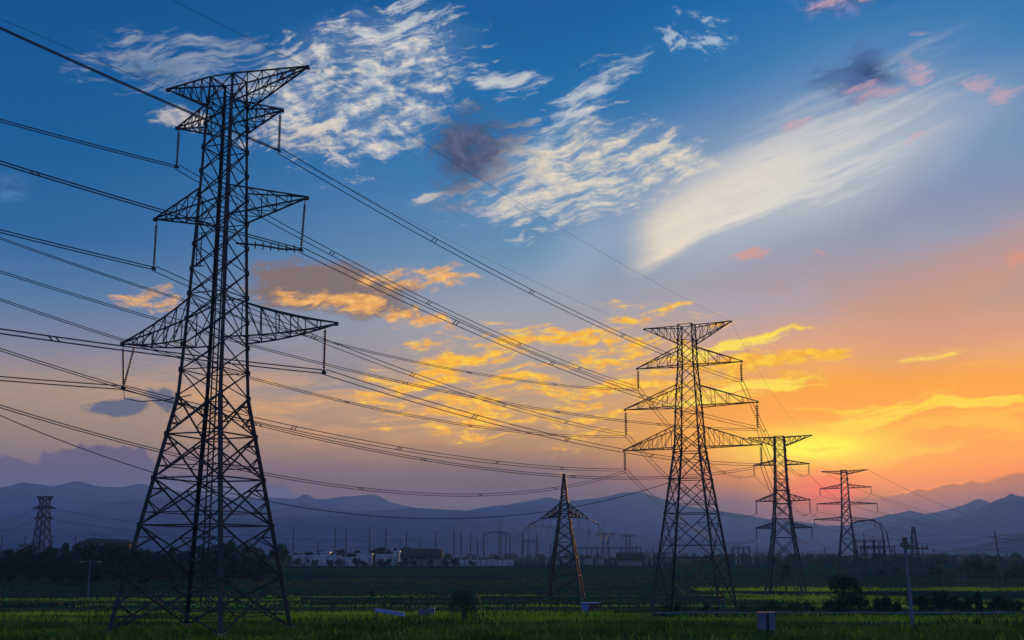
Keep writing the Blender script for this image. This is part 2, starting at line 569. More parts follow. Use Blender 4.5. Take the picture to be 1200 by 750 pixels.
M = {
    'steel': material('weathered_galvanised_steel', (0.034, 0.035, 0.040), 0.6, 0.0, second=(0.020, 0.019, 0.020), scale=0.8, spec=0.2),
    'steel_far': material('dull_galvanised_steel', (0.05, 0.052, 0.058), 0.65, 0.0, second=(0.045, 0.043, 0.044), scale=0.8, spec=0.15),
    'wire': material('aluminium_cable', (0.07, 0.07, 0.075), 0.5, 0.5, scale=0.5),
    'ceramic': material('brown_glazed_ceramic', (0.06, 0.045, 0.04), 0.3, 0.0, scale=3),
    'concrete': material('pole_concrete', (0.11, 0.13, 0.16), 0.85, scale=1.5, second=(0.06, 0.07, 0.09)),
    'timber': material('weathered_timber', (0.10, 0.07, 0.05), 0.85, scale=2, stretch=(4, 4, 0.5)),
    'white_wall': material('stained_white_render', (0.36, 0.38, 0.40), 0.85, scale=0.3, second=(0.20, 0.22, 0.24)),
    'grey_metal': material('grey_painted_metal', (0.28, 0.31, 0.34), 0.5, 0.2, scale=1),
    'blue_paint': material('faded_blue_paint', (0.06, 0.16, 0.42), 0.5, 0.1, scale=1.5, second=(0.045, 0.10, 0.26)),
    'slate_paint': material('slate_blue_plastic', (0.06, 0.10, 0.15), 0.5, scale=2),
    'thatch': material('dark_thatch', (0.05, 0.045, 0.03), 0.95, scale=3, stretch=(1, 1, 4), bump=0.4),
    'dark_opening': material('dark_pane_and_gap', (0.03, 0.035, 0.045), 0.25, scale=1),
    'red_panel': material('rusty_red_panel', (0.30, 0.07, 0.05), 0.7, scale=1),
    'bark': material('tree_bark', (0.07, 0.055, 0.04), 0.95, scale=3, stretch=(3, 3, 0.6), bump=0.5),
    'leaf': material('broad_leaves', (0.045, 0.085, 0.025), 0.6, scale=1.2, second=(0.02, 0.04, 0.014), trans=0.25),
    'leaf_dark': material('dark_evergreen_leaves', (0.028, 0.055, 0.022), 0.65, spec=0.15, scale=0.7, second=(0.014, 0.028, 0.012), trans=0.15),
    'leaf_palm': material('palm_leaves', (0.030, 0.055, 0.022), 0.6, scale=1.0, second=(0.018, 0.035, 0.014), trans=0.15, spec=0.2),
    'rice': material('young_rice_leaves', (0.20, 0.46, 0.02), 0.6, scale=0.12, second=(0.08, 0.22, 0.012), trans=0.6),
    'rice_far': material('ripening_rice_leaves', (0.30, 0.52, 0.03), 0.6, scale=0.05, second=(0.16, 0.34, 0.02), trans=0.6),
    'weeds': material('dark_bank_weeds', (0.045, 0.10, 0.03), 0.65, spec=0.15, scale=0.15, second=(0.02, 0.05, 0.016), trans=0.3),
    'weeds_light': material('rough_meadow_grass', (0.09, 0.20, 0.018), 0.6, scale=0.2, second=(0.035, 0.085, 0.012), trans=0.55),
    'track': material('packed_gravel_track', (0.12, 0.16, 0.17), 0.95, scale=0.6, second=(0.07, 0.10, 0.10), spec=0.0),
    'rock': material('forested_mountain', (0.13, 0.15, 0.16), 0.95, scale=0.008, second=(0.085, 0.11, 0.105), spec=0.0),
}


def ground_material():
    m = bpy.data.materials.new('farmland')
    m.use_nodes = True
    nt = m.node_tree
    T = Tree(nt)
    bs = nt.nodes['Principled BSDF']
    tc = nt.nodes.new('ShaderNodeTexCoord')

    def n(scale, stretch, detail=5):
        mp = nt.nodes.new('ShaderNodeMapping')
        mp.inputs['Scale'].default_value = stretch
        nt.links.new(tc.outputs['Object'], mp.inputs[0])
        return T.noise(mp.outputs[0], scale, detail, 0.6, dims='3D')
    strip = n(1.0, (0.0035, 0.03, 0), 3)
    tuft = n(1.2, (1, 1, 1), 6)
    plot = n(1.0, (0.012, 0.05, 0), 4)
    c = T.mix(strip.smooth(0.42, 0.56), (0.012, 0.034, 0.022, 1), (0.024, 0.072, 0.028, 1))
    c = T.mix(plot.smooth(0.52, 0.68) * 0.7, c, (0.030, 0.085, 0.022, 1))
    c = T.mix(tuft.smooth(0.45, 0.75) * 0.5, c, (0.014, 0.022, 0.016, 1))
    nt.links.new(c, bs.inputs['Base Color'])
    bs.inputs['Roughness'].default_value = 0.95
    bs.inputs['Specular IOR Level'].default_value = 0.0
    b = nt.nodes.new('ShaderNodeBump')
    b.inputs['Strength'].default_value = 0.6
    b.inputs['Distance'].default_value = 0.3
    nt.links.new(tuft.s, b.inputs['Height'])
    nt.links.new(b.outputs[0], bs.inputs['Normal'])
    return m


# ------------------------------------------------------------------ terrain
GY = [-3200, 110, 130, 150, 203, 260, 330, 368, 450, 530, 650, 800, 900, 1300, 3000, 11500]
GZ = [0, 0, -0.15, -0.8, -3.5, -4.6, -5.2, -5.55, -5.4, -4.8, -3.2, -1.3, -1.0, -1.0, -1.0, -1.0]
BUNDS = [(118, 0.28, 0.3), (131, 0.3, 1.9), (146, 0.35, 4.0), (164, 0.45, 2.2), (188, 0.6, 5.0), (214, 0.5, 0.7), (240, 0.5, 3.1), (275, 0.55, 1.2), (312, 0.6, 2.6),
         (352, 0.7, 4.4), (398, 0.7, 0.2), (440, 0.8, 3.6), (492, 0.8, 1.0), (560, 0.9, 2.0), (640, 1.0, 5.5), (720, 1.0, 0.9)]


def ground_z(x, y):
    x = np.asarray(x, float); y = np.asarray(y, float)
    z = np.interp(y, GY, GZ)
    z = (z + np.interp(y + 9, GY, GZ) + np.interp(y - 9, GY, GZ)) / 3
    for by, h, ph in BUNDS:
        c = by + (2 + by * 0.02) * np.sin(x * 0.021 + ph) + 1.6 * np.sin(x * 0.07 + ph * 2) + x * 0.05 * math.sin(ph)
        w = 0.7 + by * 0.004
        z = z + 0.75 * h * (0.55 + 0.45 * np.sin(x * 0.013 + ph * 3 + by)) * np.exp(-((y - c) / w) ** 2)
    z = z + 0.06 * np.sin(x * 0.9 + y * 0.3) * np.sin(y * 0.7 - x * 0.2)
    return z


def gz(x, y): return float(ground_z(x, y))


def build_ground():
    ys = np.concatenate([np.linspace(-3200, 60, 24), np.arange(62, 130, 0.8), np.arange(130, 330, 1.1), np.arange(330, 760, 2.6), np.geomspace(765, 11500, 60)])
    t = np.linspace(-1, 1, 221)
    xs = np.sign(t) * (np.abs(t) * 320 + 12600 * np.abs(t) ** 9)
    Xg, Yg = np.meshgrid(xs, ys)
    Zg = ground_z(Xg, Yg)
    v = np.stack([Xg, Yg, Zg], -1).reshape(-1, 3)
    nx, ny = len(xs), len(ys)
    i, j = np.meshgrid(np.arange(nx - 1), np.arange(ny - 1))
    a = (j * nx + i).ravel()
    q = np.stack([a, a + 1, a + nx + 1, a + nx], -1)
    me = bpy.data.meshes.new('ground')
    me.from_pydata(v.tolist(), [], q.tolist())
    for p in me.polygons: p.use_smooth = True
    me.materials.append(ground_material())
    o = bpy.data.objects.new('ground', me)
    COL.objects.link(o)
    tag(o, kind='structure')


build_ground()


def fnoise(n, octs, seed):
    r = np.random.default_rng(seed)
    out = np.zeros(n)
    amp = 1.0
    for k in octs:
        pts = r.uniform(-1, 1, k + 3)
        xx = np.linspace(0, k, n)
        i0 = xx.astype(int)
        f = xx - i0
        f = f * f * (3 - 2 * f)
        out += amp * (pts[i0] * (1 - f) + pts[i0 + 1] * f)
        amp *= 0.52
    return out


def mountain_range(name, Y, ridge, depth, seed, rough):
    """a ridge of hills at distance Y: crest line through the listed places, flanks falling to both sides"""
    xs, hs = [], []
    for px, py in ridge:
        p = at(px, py, Y)
        xs.append(p.x); hs.append(p.z)
    n = 420
    X = np.linspace(xs[0], xs[-1], n)
    H = np.interp(X, xs, hs)
    k = np.ones(5) / 5
    H = np.convolve(np.pad(H, 2, 'edge'), k, 'valid')
    H = H + rough * fnoise(n, [26, 54, 110, 230], seed)
    H = np.maximum(H, 1.0)
    rows = []
    prof = [(-1.0, 0.0), (-0.8, 0.10), (-0.62, 0.26), (-0.45, 0.44), (-0.3, 0.62), (-0.16, 0.82), (-0.06, 0.95), (0, 1.0), (0.1, 0.9), (0.4, 0.5), (1.0, 0.0)]
    for d, f in prof:
        gul = fnoise(n, [40, 90, 200], seed + int(d * 20) + 50)
        zz = H * f * (1 + 0.16 * gul * (1 - f) * (1 if f < 0.99 else 0)) - 2 * (f == 0)
        yy = Y + d * depth + 60 * gul * (f < 0.99) * (f > 0)
        rows.append(np.stack([X, yy, np.maximum(zz, -2.5)], -1))
    v = np.concatenate(rows)
    faces = []
    for r in range(len(prof) - 1):
        for i in range(n - 1):
            a = r * n + i
            faces.append((a, a + 1, a + n + 1, a + n))
    me = bpy.data.meshes.new(name)
    me.from_pydata(v.tolist(), [], faces)
    for p in me.polygons: p.use_smooth = True
    me.materials.append(M['rock'])
    o = bpy.data.objects.new(name, me)
    COL.objects.link(o)
    tag(o, kind='structure')


mountain_range('mountains', 9200, [(-120, 590), (-60, 575), (0, 571), (25, 565), (60, 570), (90, 562), (115, 569), (140, 572), (165, 567), (210, 576), (260, 582), (300, 585), (320, 582), (345, 584), (358, 577), (372, 585),
                                   (400, 583), (440, 579), (456, 588), (480, 594), (520, 600), (600, 612), (700, 628), (760, 640)], 1500, 11, 7)
mountain_range('mountains', 8600, [(440, 640), (500, 612), (540, 600), (600, 590), (640, 583), (660, 587), (700, 584), (730, 577), (748, 575), (770, 582), (800, 592), (850, 600), (900, 608), (980, 616), (1040, 622), (1120, 640)], 1300, 23, 6)
mountain_range('mountains', 6400, [(-160, 610), (-60, 600), (0, 602), (60, 604), (100, 596), (140, 588), (185, 583), (230, 588), (280, 597), (320, 597), (345, 592), (360, 589), (380, 594), (410, 599), (450, 598), (475, 594),
                                   (520, 598), (570, 601), (600, 607), (660, 616), (760, 636)], 1200, 31, 5)
mountain_range('mountains', 4600, [(-200, 618), (-80, 622), (40, 618), (130, 624), (220, 612), (320, 606), (380, 604), (450, 608), (560, 609), (640, 616), (720, 624), (820, 634), (900, 642)], 900, 41, 4)
mountain_range('mountains', 9000, [(960, 640), (1000, 612), (1040, 604), (1064, 599), (1085, 603), (1110, 597), (1130, 592), (1148, 584), (1160, 589), (1180, 594), (1240, 604), (1330, 630)], 1200, 53, 5)
mountain_range('mountains', 6800, [(960, 645), (1010, 622), (1050, 610), (1085, 606), (1110, 612), (1130, 602), (1160, 590), (1176, 584), (1184, 579), (1196, 583), (1230, 580), (1290, 590), (1400, 630)], 1200, 67, 5)
mountain_range('mountains', 3600, [(1080, 648), (1130, 644), (1165, 636), (1200, 624), (1260, 612), (1340, 618), (1420, 642)], 700, 71, 3)


def build_haze():
    me_b = MB().box((0, 3900, 239), (26500, 15600, 498))
    m = bpy.data.materials.new('evening_haze')
    m.use_nodes = True
    nt = m.node_tree
    nt.nodes.remove(nt.nodes['Principled BSDF'])
    pv = nt.nodes.new('ShaderNodeVolumePrincipled')
    pv.inputs['Color'].default_value = (0.21, 0.44, 0.97, 1)
    pv.inputs['Density'].default_value = HAZE
    pv.inputs['Anisotropy'].default_value = 0.4
    nt.links.new(pv.outputs[0], nt.nodes['Material Output'].inputs['Volume'])
    me_b.build('haze', m, kind='stuff')


build_haze()
#END_LAND

# ------------------------------------------------------------------ lattice pylons
def lerp(a, b, t): return tuple(a[k] + (b[k] - a[k]) * t for k in range(len(a)))


def insulator(parent, top, bottom, n=14, r=0.13, m=None, clamp=True):
    """a string of discs between two points"""
    top, bottom = Vector(top), Vector(bottom)
    d = bottom - top
    L = d.length
    pts, rs = [top], [0.045]
    a, b = 0.10, 0.93
    for i in range(n):
        t = a + (b - a) * (i + 0.5) / n
        h = (b - a) / n
        for dt, rr in ((-0.40, 0.05), (-0.12, r), (0.10, r * 0.95), (0.34, 0.05)):
            pts.append(top + d * (t + dt * h)); rs.append(rr)
    pts.append(bottom); rs.append(0.045)
    o = MB().tube(pts, rs, 8).build('insulator', m or M['ceramic'], parent)
    if clamp:
        MB().box(bottom, (0.16, 0.5, 0.2)).box(bottom + Vector((0, 0, 0.14)), (0.10, 0.22, 0.14)).build('clamp', M['steel'], o)
    return o


class Pylon:
    def __init__(self, name_loc, yaw, H, hs, levels, label, group=None, mat='steel', w=(0.26, 0.11), redundant=True, cat='pylon', name='lattice_pylon', batter=True):
        self.loc, self.yaw, self.H, self.hs_pts = Vector(name_loc), yaw, H, hs
        self.root = empty(name, name_loc, yaw, label=label, cat=cat, group=group)
        self.m = M[mat]
        self.w = w
        self.levels = levels
        self.body(redundant)

    def hs(self, z):
        return float(np.interp(z, [a for a, _ in self.hs_pts], [b for _, b in self.hs_pts]))

    def corner(self, i, j, z):
        h = self.hs(z)
        return (i * h, j * h, z)

    def body(self, redundant):
        wl, wb = self.w
        L = self.levels
        zs = sorted(set([z for z, _ in self.hs_pts] + [L[0], L[-1]]))
        for i, j in ((-1, -1), (1, -1), (1, 1), (-1, 1)):
            mb = MB()
            for z0, z1 in zip(zs, zs[1:]):
                t = 1 - 0.45 * (z0 / self.H)
                p, q = Vector(self.corner(i, j, z0)), Vector(self.corner(i, j, z1))
                # an angle section: two thin plates at right angles
                w = wl * t
                mb.bar(p + Vector((-i * w / 2, 0, 0)), q + Vector((-i * w / 2, 0, 0)), w if abs(i) else w, w * 0.28, 0)
                mb.bar(p + Vector((0, -j * w / 2, 0)), q + Vector((0, -j * w / 2, 0)), w * 0.28, w, 0)
                mb.bar(p, q, w * 0.6)
            for z in L[1:-1]:                       # gusset plates
                c = Vector(self.corner(i, j, z))
                mb.box(c, (wl * 1.05, wl * 1.05, wl * 1.5))
            leg = mb.build('leg', self.m, self.root)
            z0 = L[0]
            c = self.corner(i, j, z0)
            MB().box((c[0], c[1], z0 - 0.25), (0.7, 0.7, 0.7)).build('footing', M['concrete'], leg)
        faces = (((-1, -1), (1, -1)), ((1, -1), (1, 1)), ((1, 1), (-1, 1)), ((-1, 1), (-1, -1)))
        for a, b in faces:
            mb = MB()
            for n, (z0, z1) in enumerate(zip(L, L[1:])):
                A0, B0, A1, B1 = (self.corner(*c, z) for c, z in ((a, z0), (b, z0), (a, z1), (b, z1)))
                big = (z1 - z0) > 3.2
                t = wb * (1.25 if big else 0.85)
                mb.bar(A0, B1, t).bar(B0, A1, t)
                if n and (n % 3 == 0 or big or n == len(L) - 2): mb.bar(A0, B0, t)
                if redundant and big:
                    wd0 = 2 * self.hs(z0); wd1 = 2 * self.hs(z1)
                    s = wd0 / (wd0 + wd1)            # crossing of the diagonals
                    X = lerp(A0, B1, s)
                    for C0, C1, D in ((A0, A1, B1), (B0, B1, A1)):
                        mid_lo = lerp(C0, D, s * 0.5)
                        leg_lo = lerp(C0, C1, s * 0.5)
                        leg_mid = lerp(C0, C1, s)
                        mb.bar(mid_lo, leg_lo, t * 0.7).bar(mid_lo, leg_mid, t * 0.7)
                        C1d = lerp(X, C1, 0.5)
                        leg_hi = lerp(C0, C1, s + (1 - s) * 0.5)
                        mb.bar(C1d, leg_hi, t * 0.7).bar(C1d, leg_mid, t * 0.7)
                    if wd0 > 6:
                        mb.bar(lerp(A0, B1, s * 0.5), lerp(B0, A1, s * 0.5), t * 0.7)
            mb.bar(self.corner(*a, L[-1]), self.corner(*b, L[-1]), wb)
            mb.build('bracing', self.m, self.root)

    def arm(self, s, l, z_lo, z_up, z_tip, n=5, w=None, inverted=False, sag=0.0):
        """a crossarm on side s reaching l metres from the axis"""
        w = w or self.w[1]
        mb = MB()
        tip = Vector((s * l, 0, z_tip))
        up_tip = tip + Vector((0, 0, 0.12))
        lines = {}
        for j in (-1, 1):
            h0, h1 = self.hs(min(z_lo, self.H)), self.hs(min(z_up, self.H))
            lo0, up0 = Vector((s * h0, j * h0, z_lo)), Vector((s * h1, j * h1, z_up))
            lo = [lo0.lerp(tip, k / n) - Vector((0, 0, sag * 4 * (k / n) * (1 - k / n))) for k in range(n + 1)]
            up = [up0.lerp(up_tip, k / n) - Vector((0, 0, sag * 4 * (k / n) * (1 - k / n))) for k in range(n + 1)]
            for P in (lo, up):
                for k in range(n): mb.bar(P[k], P[k + 1], w * 1.25)
            for k in range(1, n):
                mb.bar(lo[k], up[k], w * 0.7)
            for k in range(n - 1):
                mb.bar(up[k], lo[k + 1], w * 0.7) if not inverted else mb.bar(lo[k], up[k + 1], w * 0.7)
            lines[j] = (lo, up)
        for k in range(n):
            mb.bar(lines[-1][0][k], lines[1][0][k + 1], w * 0.6)
            if k: mb.bar(lines[-1][0][k], lines[1][0][k], w * 0.7).bar(lines[-1][1][k], lines[1][1][k], w * 0.6)
        mb.box(tip, (0.3, 0.34, 0.3))
        return mb.build('crossarm', self.m, self.root)

    def world(self, p):
        c, s = math.cos(self.yaw), math.sin(self.yaw)
        return self.loc + Vector((p[0] * c - p[1] * s, p[0] * s + p[1] * c, p[2]))


def levels(z0, ztop, hs, k):
    """panel heights that follow the width of the body"""
    out = [z0]
    while True:
        h = 2 * np.interp(out[-1], [a for a, _ in hs], [b for _, b in hs]) * k
        if out[-1] + h * 1.4 > ztop:
            out.append(ztop)
            return [float(v) for v in out]
        out.append(out[-1] + h)


PYL = []


def make_line_pylon(loc, yaw, H, hs, lev, arms, label, w, mat, redundant, group, strings, ladder=False):
    """arms: list of (z_lower, z_upper, z_tip_left, z_tip_right, reach_left, reach_right); first one is the earth-wire bridge"""
    P = Pylon(loc, yaw, H, hs, lev, label, group, mat, w, redundant)
    P.att = {}
    for k, (zl, zu, ztl, ztr, ll, lr) in enumerate(arms):
        for s, l, zt in ((-1, ll, ztl), (1, lr, ztr)):
            P.arm(s, l, zl, zu, zt, n=6 if k == 3 else 4 if k else 5, inverted=(k == 0), sag=0.25 if k == 3 and H > 49 else 0)
            if k == 0:
                P.att[(0, s)] = P.world((s * l, 0, zt))
                continue
            L = strings[k - 1]
            kind = 'v' if (k == 3 and s == -1 and H > 49) else 'i'
            top = Vector((s * (l - 0.15), 0, zt - 0.1))
            if kind == 'v':
                b = top + Vector((0.25, 0, -L))
                insulator(P.root, top + Vector((-0.1, 0, 0)), b, 18, 0.12)
                insulator(P.root, top + Vector((1.25, 0, 0)), b, 18, 0.12, clamp=False)
            elif H > 49 and k == 3:
                b = top + Vector((-0.9, 0, -L)); top = top + Vector((-0.9, 0, 0))
                insulator(P.root, top, b, 16, 0.15)
            else:
                b = top + Vector((-0.25 * (s == 1) * (H > 49) * (k == 2), 0, -L))
                insulator(P.root, top, b, 9 if H < 49 else 16, 0.26 if H < 49 else 0.14)
            P.att[(k, s)] = P.world(b)
    PYL.append(P)
    return P


# --- the large pylon in front
Z1 = gz(-26.4, 105)
hs1 = [(0, 5.5), (20.2, 2.2), (26, 1.95), (38, 1.55), (46, 1.35), (50, 1.2)]
lev1 = [0.3, 4.6, 9.0, 13.0, 16.8, 20.2] + [20.2 + k * (50 - 20.2) / 13 for k in range(1, 14)]
P1 = make_line_pylon((-26.4, 105, Z1), -math.radians(20), 50.0, hs1, lev1,
                     [(47.2, 50.0, 49.9, 50.0, 6.7, 8.3), (45.0, 47.4, 45.9, 46.2, 5.4, 5.8), (36.4, 39.2, 37.2, 37.6, 7.3, 8.7), (25.2, 28.9, 25.6, 26.0, 10.1, 12.0)],
                     'largest nearest dark lattice pylon with six lower crossarms, standing in the left foreground', (0.27, 0.098), 'steel', True, 'pylons in a row towards the sunset', (3.7, 4.6, 4.0))
mb = MB()                                             # climbing ladder up the inside of the body
for z in np.arange(3, 48, 0.45):
    mb.bar((-0.26, 0.0, z), (0.26, 0.0, z), 0.045)
mb.bar((-0.26, 0, 2.6), (-0.26, 0, 48.6), 0.10).bar((0.26, 0, 2.6), (0.26, 0, 48.6), 0.10)
mb.build('ladder', M['steel'], P1.root)
mb = MB()                                             # cable loops beside the middle arms
b = P1.att[(3, -1)] - P1.loc
co, si = math.cos(-P1.yaw), math.sin(-P1.yaw)
bl = Vector((b.x * co - b.y * si, b.x * si + b.y * co, b.z))
mb.tube([bl, bl + Vector((0.2, 0, -1.0)), bl + Vector((2.0, 0, -1.35)), bl + Vector((4.6, 0, -1.35)), Vector((-2.35, 0, bl.z - 1.0))], 0.05, 6)
mb.build('jumper_cable', M['wire'], P1.root)
b = P1.att[(2, 1)] - P1.loc
bl = Vector((b.x * co - b.y * si, b.x * si + b.y * co, b.z))
mb = MB().tube([bl, bl + Vector((-2.0, 0, 0.25)), bl + Vector((-4.2, 0, 0.8)), (1.6, 0, bl.z + 1.2)], 0.09, 6)
for k in range(7):
    p = bl.lerp(Vector((1.6, 0, bl.z + 1.2)), 0.1 + k * 0.12)
    mb.bar(p + Vector((0, 0, -0.35)), p + Vector((0, 0, 0.35)), 0.08)
mb.build('jumper_cable', M['wire'], P1.root)
mb = MB()                                             # small ladder cage hung beside the left middle arm
for z in np.arange(0, 3.0, 0.5): mb.bar((-2.55, 0, 32.4 + z), (-2.1, 0, 32.4 + z), 0.06)
mb.bar((-2.55, 0, 32.2), (-2.55, 0, 37.4), 0.07).bar((-2.1, 0, 32.2), (-2.1, 0, 35.4), 0.07).bar((-2.55, 0, 35.4), (-1.6, 0, 35.4), 0.07).bar((-2.55, 0, 32.3), (-1.7, 0, 32.3), 0.07)
mb.build('hanging_ladder', M['steel'], P1.root)

# --- the three following ones
Z2 = gz(30.2, 203)
hs2 = [(0, 5.9), (28.0, 2.15), (35, 1.85), (42, 1.4), (49.0, 1.25)]
P2 = make_line_pylon((30.2, 203, Z2), -math.radians(24), 48.9, hs2, levels(0.3, 48.9, hs2, 0.78),
                     [(45.6, 48.6, 48.7, 48.9, 7.6, 7.8), (41.8, 45.0, 41.8, 41.9, 9.1, 9.4), (34.7, 38.4, 34.7, 34.9, 11.5, 11.8), (27.7, 31.4, 27.6, 27.8, 11.8, 12.2)],
                     'second largest lattice pylon, with three pairs of triangular crossarms, right of the middle', (0.27, 0.108), 'steel', True, 'pylons in a row towards the sunset', (3.3, 4.2, 3.2))
Z3 = gz(82.3, 368)
hs3 = [(0, 5.6), (20, 2.9), (33, 1.9), (47.7, 1.5)]
P3 = make_line_pylon((82.3, 368, Z3), -math.radians(20), 47.7, hs3, levels(0.3, 47.7, hs3, 0.85),
                     [(44.8, 47.4, 47.5, 47.7, 9.4, 9.8), (39.0, 40.4, 39.0, 39.1, 8.2, 8.6), (28.0, 30.2, 28.0, 28.2, 8.0, 8.4), (19.9, 21.4, 19.9, 20.0, 8.2, 8.6)],
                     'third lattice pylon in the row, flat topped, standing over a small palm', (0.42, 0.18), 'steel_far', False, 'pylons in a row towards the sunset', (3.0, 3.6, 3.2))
Z4 = gz(146.4, 530)
hs4 = [(0, 5.4), (22, 2.4), (33, 1.7), (47.8, 1.3)]
P4 = make_line_pylon((146.4, 530, Z4), -math.radians(19), 47.8, hs4, levels(0.3, 47.8, hs4, 0.95),
                     [(46.0, 47.4, 47.4, 47.8, 9.5, 10.0), (40.0, 41.6, 39.7, 40.2, 10.8, 11.2), (33.0, 34.0, 33.2, 33.0, 12.4, 13.4), (26.0, 27.4, 26.4, 26.0, 13.8, 12.0)],
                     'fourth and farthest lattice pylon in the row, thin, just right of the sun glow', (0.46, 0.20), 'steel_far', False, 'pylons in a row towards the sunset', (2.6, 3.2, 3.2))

# --- peaked pylon in the middle
Z5 = gz(14.3, 330)
hs5 = [(0, 4.9), (20, 1.75), (25, 1.05), (33.4, 0.12)]
P5 = Pylon((14.3, 330, Z5), -math.radians(8), 33.4, hs5, levels(0.3, 33.4, hs5, 0.62), 'dark peaked lattice pylon with one pair of drooping crossarms, beside a blue hut', None, 'steel', (0.46, 0.19), False, name='lattice_pylon')
P5.att = {}
for s in (-1, 1):
    P5.arm(s, 6.4, 21.9, 25.6, 21.4, 5, 0.2)
    P5.arm(s, 4.4, 21.8, 23.4, 21.6, 3, 0.2)
    tip = Vector((s * 6.4, 0, 21.3))
    for y in (-1, 1):
        e = tip + Vector((s * 3.0, y * 0.9, -1.5))
        insulator(P5.root, tip, e, 7, 0.22)
        P5.att[(s, y)] = P5.world(e)
    mb = MB()
    for r in (0.4, 2.6):
        pts = [tip + Vector((-s * r, 0, 0.1 - 0 * r)), tip + Vector((-s * (r - 0.25), 0.2, -2.4)), tip + Vector((-s * (r - 0.9), 0.1, -3.9)), tip + Vector((-s * (r - 1.3), 0, -2.6))]
        mb.tube(pts, 0.06, 5)
    mb.build('jumper_cable', M['wire'], P5.root)
mb = MB().tube([(6.6, 0, 19.0), (6.3, 0, 14.5), (4.2, 0, 12.4), (2.2, 0, 11.9)], 0.06, 5)
mb.build('jumper_cable', M['wire'], P5.root)

# --- far pylon over the trees on the left
q6 = at(48, 648, 640)
g6 = gz(q6.x, 640)
H6 = at(48, 582, 640).z - g6
P6 = Pylon((q6.x, 640, g6), -math.radians(10), H6, [(0, 4.9), (H6 * 0.6, 2.6), (H6, 1.9)], levels(0.3, H6, [(0, 4.9), (H6 * 0.6, 2.6), (H6, 1.9)], 0.85), 'distant slim lattice pylon with a flat wide head above the trees at far left', None, 'steel_far', (0.5, 0.24), False, name='lattice_pylon')
for s in (-1, 1):
    P6.arm(s, 4.6, H6 - 1.6, H6, H6 - 0.1, 3, 0.36)
    P6.arm(s, 6.4, H6 - 6.2, H6 - 5.0, H6 - 6.1, 3, 0.36)
    P6.arm(s, 5.4, H6 - 11.6, H6 - 10.6, H6 - 11.5, 3, 0.36)
P6.att = {s: P6.world((s * 5.2, 0, H6 - 6.5)) for s in (-1, 1)}
P6.att2 = {s: P6.world((s * 4.0, 0, H6 - 11.9)) for s in (-1, 1)}

# ------------------------------------------------------------------ power lines
def span(p, q, sag, n=28):
    p, q = Vector(p), Vector(q)
    return [p.lerp(q, k / n) - Vector((0, 0, sag * 4 * (k / n) * (1 - k / n))) for k in range(n + 1)]


def power_line(p, q, sag, label, r=0.04, twin=0.0, name='power_line', group=None, spacers=4, n=28):
    p, q = Vector(p), Vector(q)
    root = empty(name, p, label=label, cat='power line', group=group)
    pts = [v - p for v in span(p, q, sag, n)]
    if not twin:
        MB().tube(pts, r, 5).build('conductor', M['wire'], root)
        return root
    d = (q - p); d.z = 0
    side = Vector((d.y, -d.x, 0)).normalized()
    off = side * twin * 0.55 + Vector((0, 0, twin * 0.42))
    for s in (-1, 1):
        MB().tube([v + off * s for v in pts], r, 5).build('conductor', M['wire'], root)
    for k in range(1, spacers + 1):
        i = int(n * k / (spacers + 1) + (k % 2))
        t = (pts[i + 1] - pts[i]).normalized()
        mb = MB()
        for e in (-0.28, 0.28):
            c = pts[i] + t * e
            mb.bar(c - off * 1.15, c + off * 1.15, 0.07)
        mb.build('spacer', M['wire'], root)
    return root


LEVEL = {0: 'earth wire', 1: 'uppermost twin cables', 2: 'middle-level twin cables', 3: 'lowest twin cables'}
SIDE = {-1: 'left', 1: 'right'}
# towards the pylon behind the photographer, out of the picture on the left
d0 = Vector((-math.sin(math.radians(30)), -math.cos(math.radians(30)), 0)) * 130
fix = {(0, -1): 3, (0, 1): 2, (1, -1): -3.5, (1, 1): 7.5, (2, -1): 5.0, (2, 1): 3, (3, -1): 0, (3, 1): 0}
for (k, s), a in P1.att.items():
    e = a + d0 + Vector((0, 0, fix[(k, s)]))
    if k == 0:
        power_line(a, e, 1.5, 'thin earth wire from the %s top corner of the largest pylon past the picture edge' % SIDE[s], 0.02, name='earth_wire')
    else:
        power_line(a, e, 2.2, '%s from the %s side of the largest pylon past the picture edge' % (LEVEL[k], SIDE[s]), 0.052, 0.46, group='twin cables leaving the largest pylon towards the left')
for A, B, na, nb, r, tw, sag in ((P1, P2, 'largest', 'second', 0.042, 0.40, 2.0), (P2, P3, 'second', 'third', 0.05, 0.44, 5.5), (P3, P4, 'third', 'fourth', 0.055, 0, 6.0)):
    for (k, s), a in A.att.items():
        b = B.att[(k, s)]
        if k == 0:
            power_line(a, b, sag * 0.6, 'earth wire between the %s top corners of the %s and %s pylons' % (SIDE[s], na, nb), r * 0.34, name='earth_wire')
        else:
            power_line(a, b, sag, '%s between the %s sides of the %s and %s pylons' % (LEVEL[k] if tw else LEVEL[k].replace('twin cables', 'cable'), SIDE[s], na, nb), r, tw, group='cables between the %s and %s pylon' % (na, nb), spacers=4)
# from the fourth pylon on to the right and away
for (k, s), a in P4.att.items():
    e = at(1250 + 60 * k + 20 * s, 640 - 4 * (3 - k), 900)
    power_line(a, e, 9, 'sagging %s from the %s side of the fourth pylon towards the hills' % (LEVEL[k].replace('twin cables', 'cable'), SIDE[s]), 0.06, 0, name='power_line' if k else 'earth_wire')
